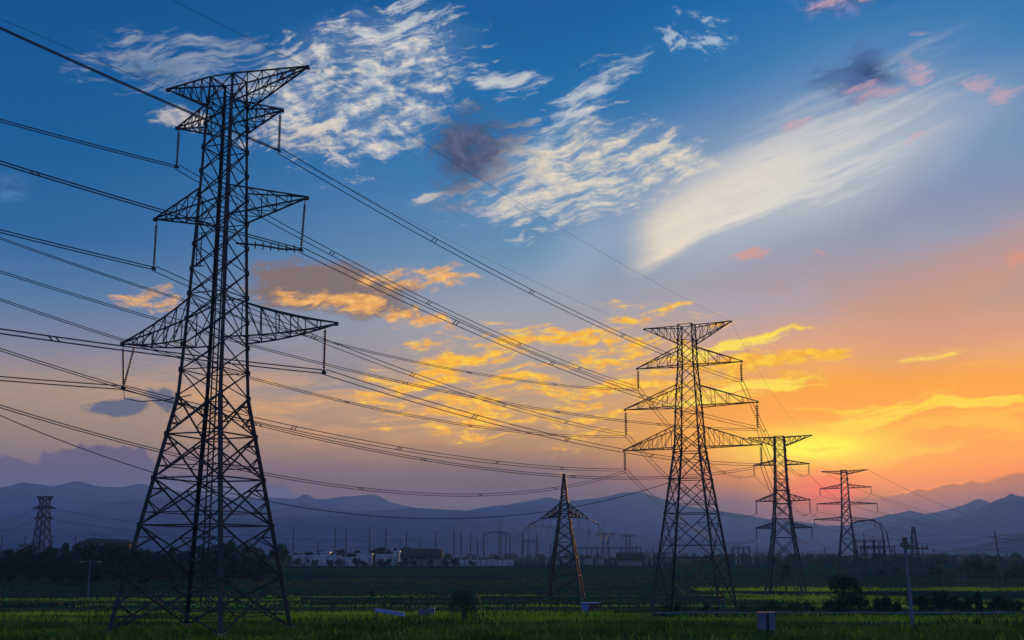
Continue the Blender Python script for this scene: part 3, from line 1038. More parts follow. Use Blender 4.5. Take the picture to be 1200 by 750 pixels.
# a second line that comes in behind the largest pylon and ends on the second one
ends = [(-1, 3, (-20, 470, 92), 'lowest single cable passing low behind the largest pylon to the second'), (1, 3, (-20, 403, 96), 'single cable passing below the wide arms of the largest pylon to the second'),
        (-1, 2, (-20, 344, 100), 'thin single cable passing behind the waist of the largest pylon to the second'), (1, 2, (-20, 312, 104), 'upper single cable passing behind the body of the largest pylon to the second'),
        (-1, 1, (-20, 272, 108), 'topmost single cable passing behind the largest pylon to the second')]
for s, k, (px, py, Y), lab in ends:
    power_line(P2.att[(k, s)] + Vector((0, 0, -0.3)), at(px, py, Y), 5.5 if k == 3 else 3.5, lab.replace('single cable', 'twin cables').replace(' passing', ' passing'), 0.04, 0.36, group='slack cables passing behind the largest pylon')
q = at(-20, 478, 150)
power_line(at(800, 560, 203), q, 10.0, 'lone low cable sagging under all others from the second pylon to the left edge', 0.06, 0)
# the peaked pylon's own short lines
for (s, y), a in P5.att.items():
    e = at(588 + 6 * y, 622, 880) if s < 0 else at(709 + 4 * y, 624, 880)
    power_line(a, e, 5, 'thin %s cable of the peaked pylon\'s %s arm running back to the substation' % ('near' if y < 0 else 'far', SIDE[s]), 0.07, 0)
for s, a in P6.att.items():
    e = at(-120, 600, 700) if s < 0 else at(560, 628, 900)
    power_line(a, e, 9, 'faint distant cable running %s from the upper arm of the far left pylon' % SIDE[s], 0.09, 0)
for s, a in P6.att2.items():
    e = at(-120, 612, 700) if s < 0 else at(590, 634, 900)
    power_line(a, e, 9, 'faint distant cable running %s from the lower arm of the far left pylon' % SIDE[s], 0.09, 0)
#END_PYL

# ------------------------------------------------------------------ substation and poles
ORD = ['first', 'second', 'third', 'fourth', 'fifth', 'sixth', 'seventh', 'eighth', 'ninth', 'tenth', 'eleventh', 'twelfth', 'thirteenth', 'fourteenth', 'fifteenth', 'sixteenth', 'seventeenth', 'eighteenth', 'nineteenth', 'twentieth', 'twenty-first', 'twenty-second', 'twenty-third', 'twenty-fourth', 'twenty-fifth', 'twenty-sixth', 'twenty-seventh', 'twenty-eighth', 'twenty-ninth', 'thirtieth', 'thirty-first', 'thirty-second', 'thirty-third', 'thirty-fourth']


def ground_at(px, Y):
    x = at(px, 640, Y).x
    return Vector((x, Y, gz(x, Y)))


def top_at(py, Y): return at(600, py, Y).z


# tall slim lightning masts
masts = [(343.5, 620, 870), (372.5, 635, 900), (392.5, 619, 870), (405.5, 620, 872), (432.8, 618, 868), (452, 619, 870), (469, 632, 930), (476, 622, 872), (492, 635, 930), (510.5, 622, 870), (532, 622, 868), (540.5, 622, 872),
         (551.5, 624, 870), (559.5, 631, 900), (567, 627, 880), (613, 624, 880), (629.8, 627, 880)]
for i, (px, py, Y) in enumerate(masts):
    b = ground_at(px, Y)
    H = top_at(py, Y) - b.z
    o = empty('lightning_mast', b, label='%s slim dark mast from the left above the white substation buildings' % ORD[i], cat='mast', group='slim masts of the substation')
    low = min(9.0, H * 0.3)
    MB().tube([(0, 0, -0.3), (0, 0, low)], 0.42, 8).build('base', M['grey_metal'], o)
    MB().tube([(0, 0, low), (rng.uniform(-.1, .1), 0, H)], [0.42, 0.32], 8).build('pole', M['timber'], o)

# thinner service poles along the rest of the yard
yard = [645, 655, 672, 683, 693, 705, 722, 745, 757, 770, 784, 857, 873, 887, 903, 940, 952, 966, 985, 1000, 1016, 1045, 1053, 1081, 1094]
for i, px in enumerate(yard):
    Y = 880 + (i * 37) % 50 if px < 990 else 690 + (i * 29) % 60
    b = ground_at(px, Y)
    H = top_at(638 + (i * 17) % 13, Y) - b.z
    o = empty('service_pole', b, label='%s thin bare pole from the left in the right half of the substation' % ORD[i], cat='pole', group='thin poles of the substation')
    MB().tube([(0, 0, -0.3), (0, 0, H)], [0.34, 0.26], 6).build('shaft', M['steel_far'], o)
    MB().bar((-1.1, 0, H - 0.7), (1.1, 0, H - 0.7), 0.26).build('crossarm', M['steel_far'], o)

# long white buildings
def building(px0, px1, py_top, Y, depth, label, roof='grey_metal', wall='white_wall', win=5, name='substation_building', pitch=0.8, cat='building'):
    a, b = ground_at(px0, Y), ground_at(px1, Y)
    w = b.x - a.x
    z0 = min(a.z, b.z)
    h = top_at(py_top, Y) - z0
    o = empty(name, ((a.x + b.x) / 2, Y + depth / 2, z0), label=label, cat=cat)
    MB().box((0, 0, h / 2 - 0.3), (w, depth, h + 0.6)).build('wall', M[wall], o)
    e = 0.5
    mb = MB()
    A, B = (-w / 2 - e, -depth / 2 - e), (w / 2 + e, depth / 2 + e)
    mb.box((0, 0, h + 0.12), (w + 2 * e, depth + 2 * e, 0.2))
    for s in (-1, 1):
        mb.face((A[0], s * (depth / 2 + e), h + 0.23), (B[0], s * (depth / 2 + e), h + 0.23), (B[0], 0, h + 0.23 + pitch), (A[0], 0, h + 0.23 + pitch))
        mb.face((s * (w / 2 + e), -depth / 2 - e, h + 0.23), (s * (w / 2 + e), depth / 2 + e, h + 0.23), (s * (w / 2 + e), 0, h + 0.23 + pitch))
    mb.build('roof', M[roof], o)
    for k in range(win):
        x = -w / 2 + (k + 0.5) * w / win
        if k == win // 2:
            d = MB().box((x, -depth / 2 - 0.03, 1.1), (1.4, 0.14, 2.2)).build('door', M['grey_metal'], o)
        else:
            fr = MB()
            ww, hh, zz = min(1.6, w / win * 0.5), h * 0.34, h * 0.55
            for sx in (-1, 1): fr.box((x + sx * ww / 2, -depth / 2 - 0.06, zz), (0.14, 0.18, hh + 0.14))
            for sz in (-1, 1): fr.box((x, -depth / 2 - 0.07, zz + sz * hh / 2), (ww + 0.2, 0.22, 0.14))
            f_ = fr.build('window', M['grey_metal'], o)
            MB().box((x, -depth / 2 - 0.02, zz), (ww, 0.08, hh)).build('pane', M['dark_opening'], f_)
    return o


building(345, 357, 652, 850, 8, 'small white substation building at the left end of the compound', win=2)
building(359, 398, 652.5, 856, 9, 'long low white building with a pale flat roof, left of the tall twin masts', win=7)
building(375, 386, 648, 885, 8, 'taller white building behind the long low one', win=2)
building(401, 417, 654.5, 848, 7, 'short white building between the fourth and fifth slim masts', win=3)
building(418, 436, 650, 868, 8, 'white building with a raised grey roof beside the fifth slim mast', win=3)
building(441, 461, 651, 858, 8, 'white building with rust red panels just left of the thatched shed', win=4, wall='white_wall')
building(461, 468, 647, 870, 7, 'tall narrow white building touching the thatched shed', win=1)
for px, Y in ((447, 856.8), (452, 856.8), (457, 856.8)):
    p = ground_at(px, Y)
    o = empty('equipment_cabinet', p, label={447: 'left', 452: 'middle', 457: 'right'}[px] + ' rust red cabinet before the white building beside the thatched shed', cat='cabinet', group='rust red cabinets')
    MB().box((0, 0, 0.9), (1.5, 0.8, 2.0)).build('case', M['red_panel'], o)
    MB().box((0, 0, 1.98), (1.7, 1.0, 0.12)).build('lid', M['grey_metal'], o)


def shed(px0, px1, py_top, py_eave, Y, depth, label, thatch=True):
    a, b = ground_at(px0, Y), ground_at(px1, Y)
    w = b.x - a.x
    z0 = min(a.z, b.z)
    ze, zt = top_at(py_eave, Y) - z0, top_at(py_top, Y) - z0
    o = empty('open_shed', ((a.x + b.x) / 2, Y + depth / 2, z0), label=label, cat='shed')
    n, mdl = 26, 9
    v, f = [], []
    for i in range(n + 1):
        u = -1 + 2 * i / n
        k = min(1.0, (1 - abs(u)) / 0.22) if thatch else min(1, (1 - abs(u)) / 0.08)
        hgt = (zt - ze) * (math.sqrt(max(0, 1 - (1 - k) ** 2)) if k < 1 else 1) + (0.25 * math.sin(i * 2.1) if thatch and 0 < i < n else 0)
        for j in range(mdl + 1):
            t = math.pi * j / mdl
            v.append((u * (w / 2 + 0.8), -math.cos(t) * (depth / 2 + 0.9), ze - 0.3 + max(0.05, hgt) * math.sin(t) ** 0.7 + (0.3 if 0 < j < mdl else 0)))
    for i in range(n):
        for j in range(mdl):
            q = i * (mdl + 1) + j
            f.append((q, q + 1, q + mdl + 2, q + mdl + 1))
    mb = MB(); mb.v, mb.f = v, f
    mb.build('roof', M['thatch'], o, smooth=False)
    MB().box((0, depth / 2 - 0.4, ze / 2), (w - 1.2, 0.3, ze)).build('back_wall', M['white_wall'], o)
    k = max(4, int(w / 4))
    for i in range(k):
        MB().box((-w / 2 + 0.4 + (w - 0.8) * i / (k - 1), -depth / 2 + 0.3, ze / 2 - 0.2), (0.45, 0.45, ze + 0.4)).build('post', M['white_wall'] if i % 3 else M['timber'], o)
    return o


shed(470, 518, 642.5, 652.2, 850, 11, 'open shed with a dark humped thatch roof and pale posts, left of the middle')
shed(724, 754, 647, 654.5, 860, 10, 'small open shed with a dark roof and pale posts, right of the peaked pylon', False)

# white boundary wall with wire top
a, b = ground_at(519, 853), ground_at(602, 853)
o = empty('boundary_wall', a, label='long white boundary wall running right from the thatched shed', cat='wall')
L = b.x - a.x
MB().box((L / 2, 0, 1.7), (L, 0.3, 4.6)).build('panel', M['white_wall'], o)
for k in range(14):
    MB().box((L * k / 13, -0.2, 2.0), (0.5, 0.5, 5.0)).build('pier', M['concrete'], o)


# wire fence before the compound
a, b = ground_at(343, 843), ground_at(604, 843)
o = empty('compound_fence', a, label='long dark wire fence along the front of the substation buildings', cat='fence')
L = b.x - a.x
n = 54
for k in range(n):
    x = L * k / (n - 1)
    MB().bar((x, 0, gz(a.x + x, 843) - a.z - 0.3), (x, 0, gz(a.x + x, 843) - a.z + 2.3), 0.14).build('post', M['steel_far'], o)
mb = MB()
for z in (0.5, 1.1, 1.7, 2.2):
    mb.bar((0, 0.1, z), (L, 0.1, z), 0.05)
mb.build('wire_mesh', M['wire'], o)


# gantries: lattice posts joined by a beam
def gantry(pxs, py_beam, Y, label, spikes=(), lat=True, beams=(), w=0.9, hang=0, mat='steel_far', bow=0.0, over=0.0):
    b0 = ground_at(pxs[0], Y)
    o = empty('substation_gantry', b0, label=label, cat='gantry', group='gantries of the substation')
    zb = top_at(py_beam, Y) - b0.z
    xs = [ground_at(p, Y).x - b0.x for p in pxs]
    for k, x in enumerate(xs):
        mb = MB()
        zt = zb + (spikes[k] if k < len(spikes) else 0.6)
        if lat:
            for s in (-1, 1):
                for t in (-1, 1):
                    mb.bar((x + s * w, t * w, -0.5), (x + s * w * 0.3, t * w * 0.3, zb), 0.28)
            n = max(4, int(zb / 2.6))
            for q in range(n):
                f0, f1 = q / n, (q + 1) / n
                w0, w1 = w * (1 - 0.7 * f0), w * (1 - 0.7 * f1)
                s = 1 if q % 2 else -1
                for t in (-1, 1):
                    mb.bar((x - s * w0, t * w0, zb * f0), (x + s * w1, t * w1, zb * f1), 0.18)
                    mb.bar((x - w1, t * w1, zb * f1), (x + w1, t * w1, zb * f1), 0.16)
            mb.bar((x, 0, zb), (x, 0, zt), 0.24)
        else:
            mb.tube([(x, 0, -0.5), (x, 0, zt)], [0.42, 0.32], 6)
        mb.build('post', M[mat], o)
    for zoff in (0,) + tuple(beams):
        z = zb - zoff
        mb = MB()
        x0, x1 = xs[0] - over, xs[-1] + over
        n = max(4, int((x1 - x0) / 2.2))
        P = [(x0 + (x1 - x0) * q / n, z + bow * math.sin(math.pi * q / n)) for q in range(n + 1)]
        for (xa, za), (xb, zb2) in zip(P, P[1:]):
            mb.bar((xa, 0, za), (xb, 0, zb2), 0.30).bar((xa, 0, za - 0.9), (xb, 0, zb2 - 0.9), 0.28).bar((xa, 0, za - 0.9), (xb, 0, zb2), 0.18)
        mb.build('beam', M[mat], o)
        for q in range(hang):
            xh = x0 + (x1 - x0) * (q + 0.5) / hang
            insulator(o, (xh, 0, z - 0.9), (xh, 0, z - 3.4), 5, 0.22, clamp=False)
    return o


gantry((567, 585, 587.5, 592.5, 597.5), 625.5, 878, 'gantry with a bowed beam and a tall lattice mast, right of the white wall', (0, 9.5, 9.8, 0, 0), True, bow=1.6, hang=4, w=0.5)
gantry((612, 619, 629), 633, 878, 'gantry with a needle mast and slanting arms, left of the peaked pylon', (4, 11, 5), True, w=1.0, hang=3)
gantry((675, 688, 700, 714, 727, 741, 751), 641.5, 905, 'long level gantry behind the shed right of the peaked pylon', (), False, hang=9)
gantry((707, 712.5), 625.5, 885, 'tall gantry with a lattice spire and crossbeam, right of the peaked pylon', (8.5, 0.8), True, hang=2, over=5.5, w=1.2)
gantry((734, 738), 627, 890, 'slim gantry with a spire and short crossbeam above the small dark shed', (7.5, 0.6), True, hang=2, over=4.5, w=1.1)
gantry((752, 765, 778, 791), 647.5, 900, 'low gantry behind the legs of the second pylon', (0.6, 3, 0.6, 2), False, hang=6)
gantry((859, 865, 871, 878), 640.8, 900, 'square gantry with a short mast between the second and third pylons', (0.6, 4.5, 0.6, 0.6), True, w=0.7, hang=3)
gantry((884, 893, 900), 648, 905, 'low gantry touching the left leg of the third pylon', (0.5, 0.5, 2.2), True, w=0.7, hang=3)
gantry((935, 947, 958, 970, 982), 650, 910, 'low gantry between the third and fourth pylons', (0.4, 1.5, 0.4, 0.4, 1.5), False, hang=4)
gantry((1001, 1013, 1024, 1036), 633, 600, 'tall gantry with stacked beams right of the fourth pylon', (1.5, 4.0, 2.0, 1.0), True, (3.2, 6.4, 9.4), w=0.8, hang=4)
gantry((1009, 1030, 1048), 640, 640, 'wide gantry with two beams behind the stacked one', (0.5, 2, 0.5), False, (4.5,), hang=5)
gantry((1042, 1056, 1070, 1086), 655, 640, 'low gantry left of the narrow lattice mast', (0.5, 2.0, 0.5, 0.5), False, hang=4)
# gooseneck: a bent pipe carried by two legs
b = ground_at(1035, 545)
o = empty('bent_gantry', b, label='gantry with a rounded corner arm curving down beside the fourth pylon', cat='gantry')
zt = top_at(609, 545) - b.z
xl = ground_at(1000, 545).x - b.x
mb = MB().tube([(xl, 0, zt - 1.4), (xl * 0.5, 0, zt - 0.2), (-3.4, 0, zt - 0.6), (-1.4, 0, zt - 1.6), (-0.4, 0, zt - 3.4), (0, 0, zt - 6), (1.4, 0, -0.4)], 0.26, 7)
mb.build('bent_arm', M['steel_far'], o)
mb = MB()
mb.tube([(-1.6, 0, zt - 1.6), (-0.6, 0, zt - 1.2), (2.0, 0, zt - 6), (4.4, 0, -0.4)], 0.22, 6)
for k in range(7):
    z = 2 + k * (zt - 9) / 6
    mb.bar((1.4 * (1 - z / zt), 0, z), (2.0 + 2.4 * (1 - z / zt), 0, z + 1.2), 0.16)
mb.build('lattice_leg', M['steel_far'], o)
# narrow lattice mast
b = ground_at(1071.5, 560)
H = top_at(617.5, 560) - b.z
o = empty('lattice_mast', b, label='narrow tapering lattice mast without arms, right of the fourth pylon', cat='mast')
hw = lambda z: 2.5 - 2.0 * z / H
for i, j in ((-1, -1), (1, -1), (1, 1), (-1, 1)):
    MB().bar((i * hw(0), j * hw(0), -0.4), (i * hw(H), j * hw(H), H), 0.30).build('leg', M['steel_far'], o)
mb = MB()
n = 11
for k in range(n):
    z0, z1 = H * k / n, H * (k + 1) / n
    for t in (-1, 1):
        s = t if k % 2 else -t
        mb.bar((-s * hw(z0), t * hw(z0), z0), (s * hw(z1), t * hw(z1), z1), 0.17)
        mb.bar((t * hw(z0), -s * hw(z0), z0), (t * hw(z1), s * hw(z1), z1), 0.17)
        mb.bar((-hw(z1), t * hw(z1), z1), (hw(z1), t * hw(z1), z1), 0.15)
mb.build('bracing', M['steel_far'], o)
# small cluster of crossed poles
b = ground_at(1110, 480)
o = empty('switch_frame', b, label='small frame of crossed beams on poles in the field, left of the double armed pole', cat='switch frame')
for px, py in ((1103, 652), (1110.5, 648), (1120, 649), (1127, 653)):
    x = ground_at(px, 480).x - b.x
    z = top_at(py, 480) - b.z
    MB().tube([(x, 0, -0.4), (x, 0, z)], [0.2, 0.14], 6).build('pole', M['timber'], o)
for x0, x1, py in ((1100, 1130, 651), (1099, 1114, 655), (1102, 1124, 660), (1102, 1124, 667), (1101, 1126, 674)):
    z = top_at(py, 480) - b.z
    MB().bar((ground_at(x0, 480).x - b.x, 0.2, z), (ground_at(x1, 480).x - b.x, 0.2, z), 0.2).build('beam', M['steel_far'], o)

# short equipment columns across the yard
cols = [(519 + k * 5.2, 656 + (k % 3), 874) for k in range(9)] + [(640 + k * 6.5, 650 + (k * 7 % 5), 915) for k in range(20)] + [(862 + k * 5.0, 652 + (k * 3 % 4), 930) for k in range(5)]
for i, (px, py, Y) in enumerate(cols):
    b = ground_at(px, Y)
    H = top_at(py - 3.0, Y) - b.z
    o = empty('busbar_post', b, label='%s short busbar post from the left along the substation yard' % ORD[i], cat='busbar post', group='short busbar posts of the substation')
    MB().box((0, 0, H * 0.25 - 0.3), (0.6, 0.6, H * 0.5 + 0.6)).build('stand', M['white_wall'] if i % 4 else M['grey_metal'], o)
    insulator(o, (0, 0, H), (0, 0, H * 0.5), 5, 0.34, M['grey_metal'], clamp=False)
    MB().bar((-1.5, 0, H), (1.5, 0, H), 0.16).build('busbar', M['steel_far'], o)
for i, (px, Y, s) in enumerate(((527, 862, 1), (548, 864, 1.1), (566, 862, 1), (576, 868, 1.2), (652, 880, 1), (664, 876, 0.9), (690, 884, 1.2), (704, 884, 1))):
    b = ground_at(px, Y)
    o = empty('transformer', b, label='%s grey power transformer from the left inside the substation yard' % ORD[i], cat='transformer', group='power transformers')
    MB().box((0, 0, 2.2 * s), (4.4 * s, 3 * s, 3.4 * s)).build('tank', M['grey_metal'], o)
    mb = MB()
    for k in range(7): mb.box((-1.9 * s + k * 0.64 * s, -1.9 * s, 2.1 * s), (0.16, 0.75 * s, 2.6 * s))
    mb.build('radiator', M['grey_metal'], o)
    for k in range(3):
        insulator(o, (-1.3 * s + k * 1.3 * s, 0, 6.2 * s), (-1.3 * s + k * 1.3 * s, 0, 3.9 * s), 5, 0.26, clamp=False)


# ---- poles
def cross_pole(loc, H, label, arms, lean=0.0, r=0.16, mat='concrete', name='utility_pole', cat='utility pole', group=None):
    o = empty(name, loc, label=label, cat=cat, group=group)
    MB().tube([(0, 0, -0.5), (lean * H * 0.5, 0, H * 0.5), (lean * H, 0, H)], [r, r * 0.85, r * 0.68], 10).build('pole', M[mat], o)
    for z, x0, x1 in arms:
        a = MB().bar((x0, -r, z), (x1, -r, z), 0.12, 0.14).build('crossarm', M['timber'], o)
        k = 3
        for i in range(k):
            x = x0 + (x1 - x0) * (i + 0.15) / (k - 0.7)
            MB().tube([(x, -r, z + 0.06), (x, -r, z + 0.12), (x, -r, z + 0.2), (x, -r, z + 0.3)], [0.04, 0.09, 0.09, 0.03], 7).build('pin_insulator', M['ceramic'], a)
    return o


b = ground_at(1064, 106)
Hp = top_at(632.5, 106) - b.z
up = cross_pole(b, Hp, 'slightly leaning concrete utility pole with wooden crossarms in the right foreground grass', [(Hp - 0.55, -0.75, 0.7), (Hp - 0.75, -0.2, 1.7)], lean=-0.035, r=0.2)
MB().box((-0.035 * Hp, -0.05, Hp - 0.1), (0.34, 0.3, 0.6)).build('cap', M['timber'], up)
mb = MB()
for z in np.arange(2.2, Hp - 1.2, 0.5): mb.bar((-0.035 * z - 0.28, -0.02, z), (-0.035 * z + 0.28, -0.02, z), 0.03)
mb.build('step_bolts', M['steel'], up)
b = ground_at(1172, 485)
Hq = top_at(622, 485) - b.z
dp = cross_pole(b, Hq, 'leaning dark pole with two staggered pairs of short arms, far right', [(Hq - 2.4, -4.4, -0.3), (Hq - 1.7, 0.0, 3.4), (Hq - 4.4, 0.3, 3.4), (Hq - 7.2, -4.0, -0.1), (Hq - 7.2, 0.1, 3.8)], lean=-0.085, r=0.36, mat='timber')
b = ground_at(107, 322)
Ht = top_at(658, 322) - b.z
o = empty('lamp_post', b, label='pale T-shaped lamp post in the field left of the largest pylon', cat='lamp post')
MB().tube([(0, 0, -0.4), (0, 0, Ht)], [0.2, 0.13], 8).build('pole', M['concrete'], o)
MB().tube([(-2.1, 0, Ht - 0.05), (0, 0, Ht), (2.1, 0, Ht - 0.05)], 0.09, 6).build('arm', M['concrete'], o)
for s in (-1, 1): MB().box((s * 2.3, 0, Ht - 0.1), (1.0, 0.3, 0.16)).build('lamp_head', M['grey_metal'], o)
far_poles = [(1.5, 627, 560), (29, 628, 600), (61, 627, 620), (88, 627, 600), (23, 636, 560), (110, 626, 660), (119, 627, 650), (127, 626, 655)]
words = ['at the left picture edge', 'just left of the far squat pylon', 'right of the far squat pylon', 'midway between far squat pylon and largest pylon', 'low with one arm near the left edge', 'left one above the dark flat roof', 'middle one above the dark flat roof', 'right one above the dark flat roof']
for (px, py, Y), wd in zip(far_poles, words):
    b = ground_at(px, Y)
    H = top_at(py, Y) - b.z
    cross_pole(b, H, 'dark distant pole ' + wd, [(H - 0.8, -1.6 if Y != 600 else -0.2, 1.6)], r=0.28, mat='timber', group='distant poles on the left')
# dark roof over the trees on the left
b = ground_at(126, 600)
z0, z1 = top_at(633, 600) - b.z, top_at(637, 600) - b.z
o = empty('farm_building', b, label='dark building with a long low roof rising over the left treetops', cat='building')
hw_ = ground_at(156, 600).x - b.x
MB().box((hw_ * 0.3, 4, z1 / 2 - 0.4), (hw_ * 0.9, 7, z1 + 0.8)).build('wall', M['timber'], o)
mb = MB().box((0, 4, z1 + 0.3), (hw_ * 2.0, 11, 0.5))
mb.face((-hw_, -1.5, z1 + 0.56), (hw_, -1.5, z1 + 0.56), (hw_ * 0.6, 4, z0 + 0.4), (-hw_ * 0.9, 4, z0 + 1.0)).face((-hw_, 9.5, z1 + 0.56), (-hw_ * 0.9, 4, z0 + 1.0), (hw_ * 0.6, 4, z0 + 0.4), (hw_, 9.5, z1 + 0.56))
mb.face((-hw_, -1.5, z1 + 0.56), (-hw_ * 0.9, 4, z0 + 1.0), (-hw_, 9.5, z1 + 0.56)).face((hw_, -1.5, z1 + 0.56), (hw_, 9.5, z1 + 0.56), (hw_ * 0.6, 4, z0 + 0.4))
mb.build('roof', M['thatch'], o)

# thin lines on the right poles
tp = Vector((dp.location.x - 0.085 * Hq, 485, dp.location.z + Hq))
for k, (dz, dx) in enumerate(((-2.3, -4.2), (-1.6, 3.2), (-4.3, 3.2), (-7.1, -3.8))):
    p = tp + Vector((dx, 0, dz))
    power_line(p, at(1280, 632 + k * 4.5, 520), 1.6, '%s thin cable from the double armed pole to the right picture edge' % ['uppermost', 'second', 'third', 'lowest'][k], 0.06, 0)
    power_line(p, at(1036 + 3 * k, 622 + k * 7, 560), 3.5, '%s thin cable between the double armed pole and the substation gantries' % ['uppermost', 'second', 'third', 'lowest'][k], 0.06, 0)
ut = up.location + Vector((-0.035 * Hp, -0.2, Hp))

# ---- small things in the fields
b = ground_at(691, 172)
o = empty('pump_hut', b, label='small hut with a bright blue side wall and flat roof beside the peaked pylon', cat='hut')
MB().box((-0.75, 0, 0.75), (0.9, 1.4, 1.9)).build('door', M['blue_paint'], o)
MB().box((0.36, 0, 0.7), (1.25, 1.3, 1.8)).build('wall', M['timber'], o)
MB().box((0, -0.05, 1.74), (2.6, 1.9, 0.14)).build('roof', M['blue_paint'], o)
for x in (0.2, 0.95): MB().box((x, -0.75, 0.8), (0.1, 0.1, 1.8)).build('post', M['timber'], o)
b = ground_at(501, 139)
o = empty('water_trough', b, label='low grey concrete trough half hidden in the grass left of the drooping palm', cat='trough')
mb = MB()
for s in (-1, 1):
    mb.box((s * 0.85, 0, 0.45), (0.14, 0.9, 1.1)).box((0, s * 0.41, 0.45), (1.56, 0.10, 1.06))
mb.build('basin', M['concrete'], o)
MB().box((0.55, 0, 1.04), (0.7, 1.0, 0.09)).build('lid', M['blue_paint'], o)
b = ground_at(459, 116)
o = empty('sheet_roof', b, 0.12, label='bright blue metal sheet lying tilted on short posts in the foreground grass', cat='sheet roof')
mb = MB()
for k in range(14):
    x0, x1 = -1.45 + k * 0.2, -1.25 + k * 0.2
    z = lambda x: 1.28 - 0.16 * (x + 1.4)
    mb.face((x0, -0.5, z(x0)), ((x0 + x1) / 2, -0.5, z(x0) + 0.05), ((x0 + x1) / 2, 0.9, z(x0) + 0.35), (x0, 0.9, z(x0) + 0.3))
    mb.face(((x0 + x1) / 2, -0.5, z(x0) + 0.05), (x1, -0.5, z(x1)), (x1, 0.9, z(x1) + 0.3), ((x0 + x1) / 2, 0.9, z(x0) + 0.35))
mb.build('sheet', M['blue_paint'], o)
for x, y in ((-1.3, -0.4), (1.1, -0.4), (-1.3, 0.8), (1.1, 0.8)):
    MB().box((x, y, 0.55), (0.09, 0.09, 1.2 - 0.16 * (x + 1.4) + (0.25 if y > 0 else -0.06))).build('post', M['timber'], o)
b = ground_at(894, 103)
o = empty('utility_cabinet', b, label='slate blue two-door box with a pale lid in the grass near the second pylon', cat='cabinet')
MB().box((-0.37, 0, 0.78), (0.62, 0.95, 1.75)).build('door_panel', M['slate_paint'], o)
MB().box((0.43, 0, 0.78), (0.50, 0.95, 1.75)).build('door_panel', M['slate_paint'], o)
MB().box((0.02, 0.1, 0.75), (0.22, 0.7, 1.7)).build('recess', M['dark_opening'], o)  # dark block filling the gap between the door panels
MB().box((0, 0, 1.71), (1.5, 1.15, 0.12)).build('lid', M['concrete'], o)
for i, (px, Y) in enumerate(((606, 168), (1091, 160), (762, 128))):
    b = ground_at(px, Y)
    o = empty('field_stake', b, label=['short stake standing left of the blue hut in the paddy', 'short stake at the ditch right of the utility pole', 'short stake left of the second pylon\'s feet'][i], cat='stake')
    MB().tube([(0, 0, -0.3), (0.04, 0, 1.3)], 0.06, 6).build('shaft', M['timber'], o)
    MB().box((0.04, 0, 1.33), (0.16, 0.16, 0.08)).build('cap', M['concrete'], o)
# a gravel track along the paddies, right
xs = np.linspace(18, 100, 60)
mb = MB()
for a, b in zip(xs, xs[1:]):
    w = 1.7
    q = []
    for x, s in ((a, -1), (b, -1), (b, 1), (a, 1)):
        y = 155 - 0.02 * (x - 30) + s * w
        q.append((x, y, gz(x, 155 - 0.02 * (x - 30)) + 0.42))
    mb.face(*q)
mb.build('track', M['track'], None, kind='structure')
#END_SUB

# ------------------------------------------------------------------ trees and bushes
def leaf_cards(centres, radii, n, size, seed, squash=0.75):
    """many small leaf quads scattered through clumps"""
    r = np.random.default_rng(seed)
    c = np.array(centres); R_ = np.array(radii)
    w = R_ ** 2; w = w / w.sum()
    k = r.choice(len(c), n, p=w)
    d = r.normal(size=(n, 3)); d /= np.linalg.norm(d, axis=1)[:, None]
    rad = R_[k] * r.uniform(0.25, 1.0, n) ** 0.45
    p = c[k] + d * rad[:, None] * np.array([1, 1, squash])
    a = r.normal(size=(n, 3)); a[:, 2] -= 0.3; a /= np.linalg.norm(a, axis=1)[:, None]
    b = np.cross(a, r.normal(size=(n, 3))); b /= np.linalg.norm(b, axis=1)[:, None]
    s = size * r.uniform(0.5, 1.25, n)[:, None]
    q = np.stack([p - a * s, p + b * s * 0.42, p + a * s, p - b * s * 0.42], 1)
    return q.reshape(-1, 3)


def make_tree(H, R_, seed, leaf='leaf_dark', n=900, size=0.5, kind='round', label='', cat='tree', group=None, name='tree'):
    r = random.Random(seed)
    root = empty(name, (0, 0, 0), label=label, cat=cat, group=group)
    th = H * (0.45 if kind != 'bush' else 0.3)
    mb = MB()
    lean = r.uniform(-0.05, 0.05) * H
    mb.tube([(0, 0, -0.4), (lean * 0.4, 0, th * 0.5), (lean, 0, th), (lean * 1.2, 0, H * 0.8)], [H * 0.03, H * 0.022, H * 0.016, H * 0.005], 6)
    cs, rs = [], []
    nc = 11 if kind != 'bush' else 9
    for i in range(nc):
        t = i / (nc - 1)
        ang = r.uniform(0, 6.28)
        if kind == 'round': z = H * r.uniform(0.42, 0.92); rr = R_ * r.uniform(0.3, 0.85) * (1 - abs(z / H - 0.62) * 0.9)
        elif kind == 'tall': z = H * (0.3 + 0.62 * t); rr = R_ * r.uniform(0.1, 0.6) * (1.1 - t)
        else: z = H * r.uniform(0.15, 0.8); rr = R_ * r.uniform(0.2, 0.8) * (1.15 - z / H)
        c = (lean + rr * math.cos(ang), rr * math.sin(ang), z)
        cs.append(c); rs.append(R_ * r.uniform(0.26, 0.5))
        if i % 2 == 0: mb.tube([(lean * 0.6, 0, th * r.uniform(0.5, 1.0)), c], [H * 0.011, H * 0.004], 5)
    cs.append((lean, 0, H - R_ * 0.3)); rs.append(R_ * 0.34)
    mb.build('trunk', M['bark'], root)
    big_mesh('crown', leaf_cards(cs, rs, n, size, seed), 4, M[leaf]).parent = root
    return root


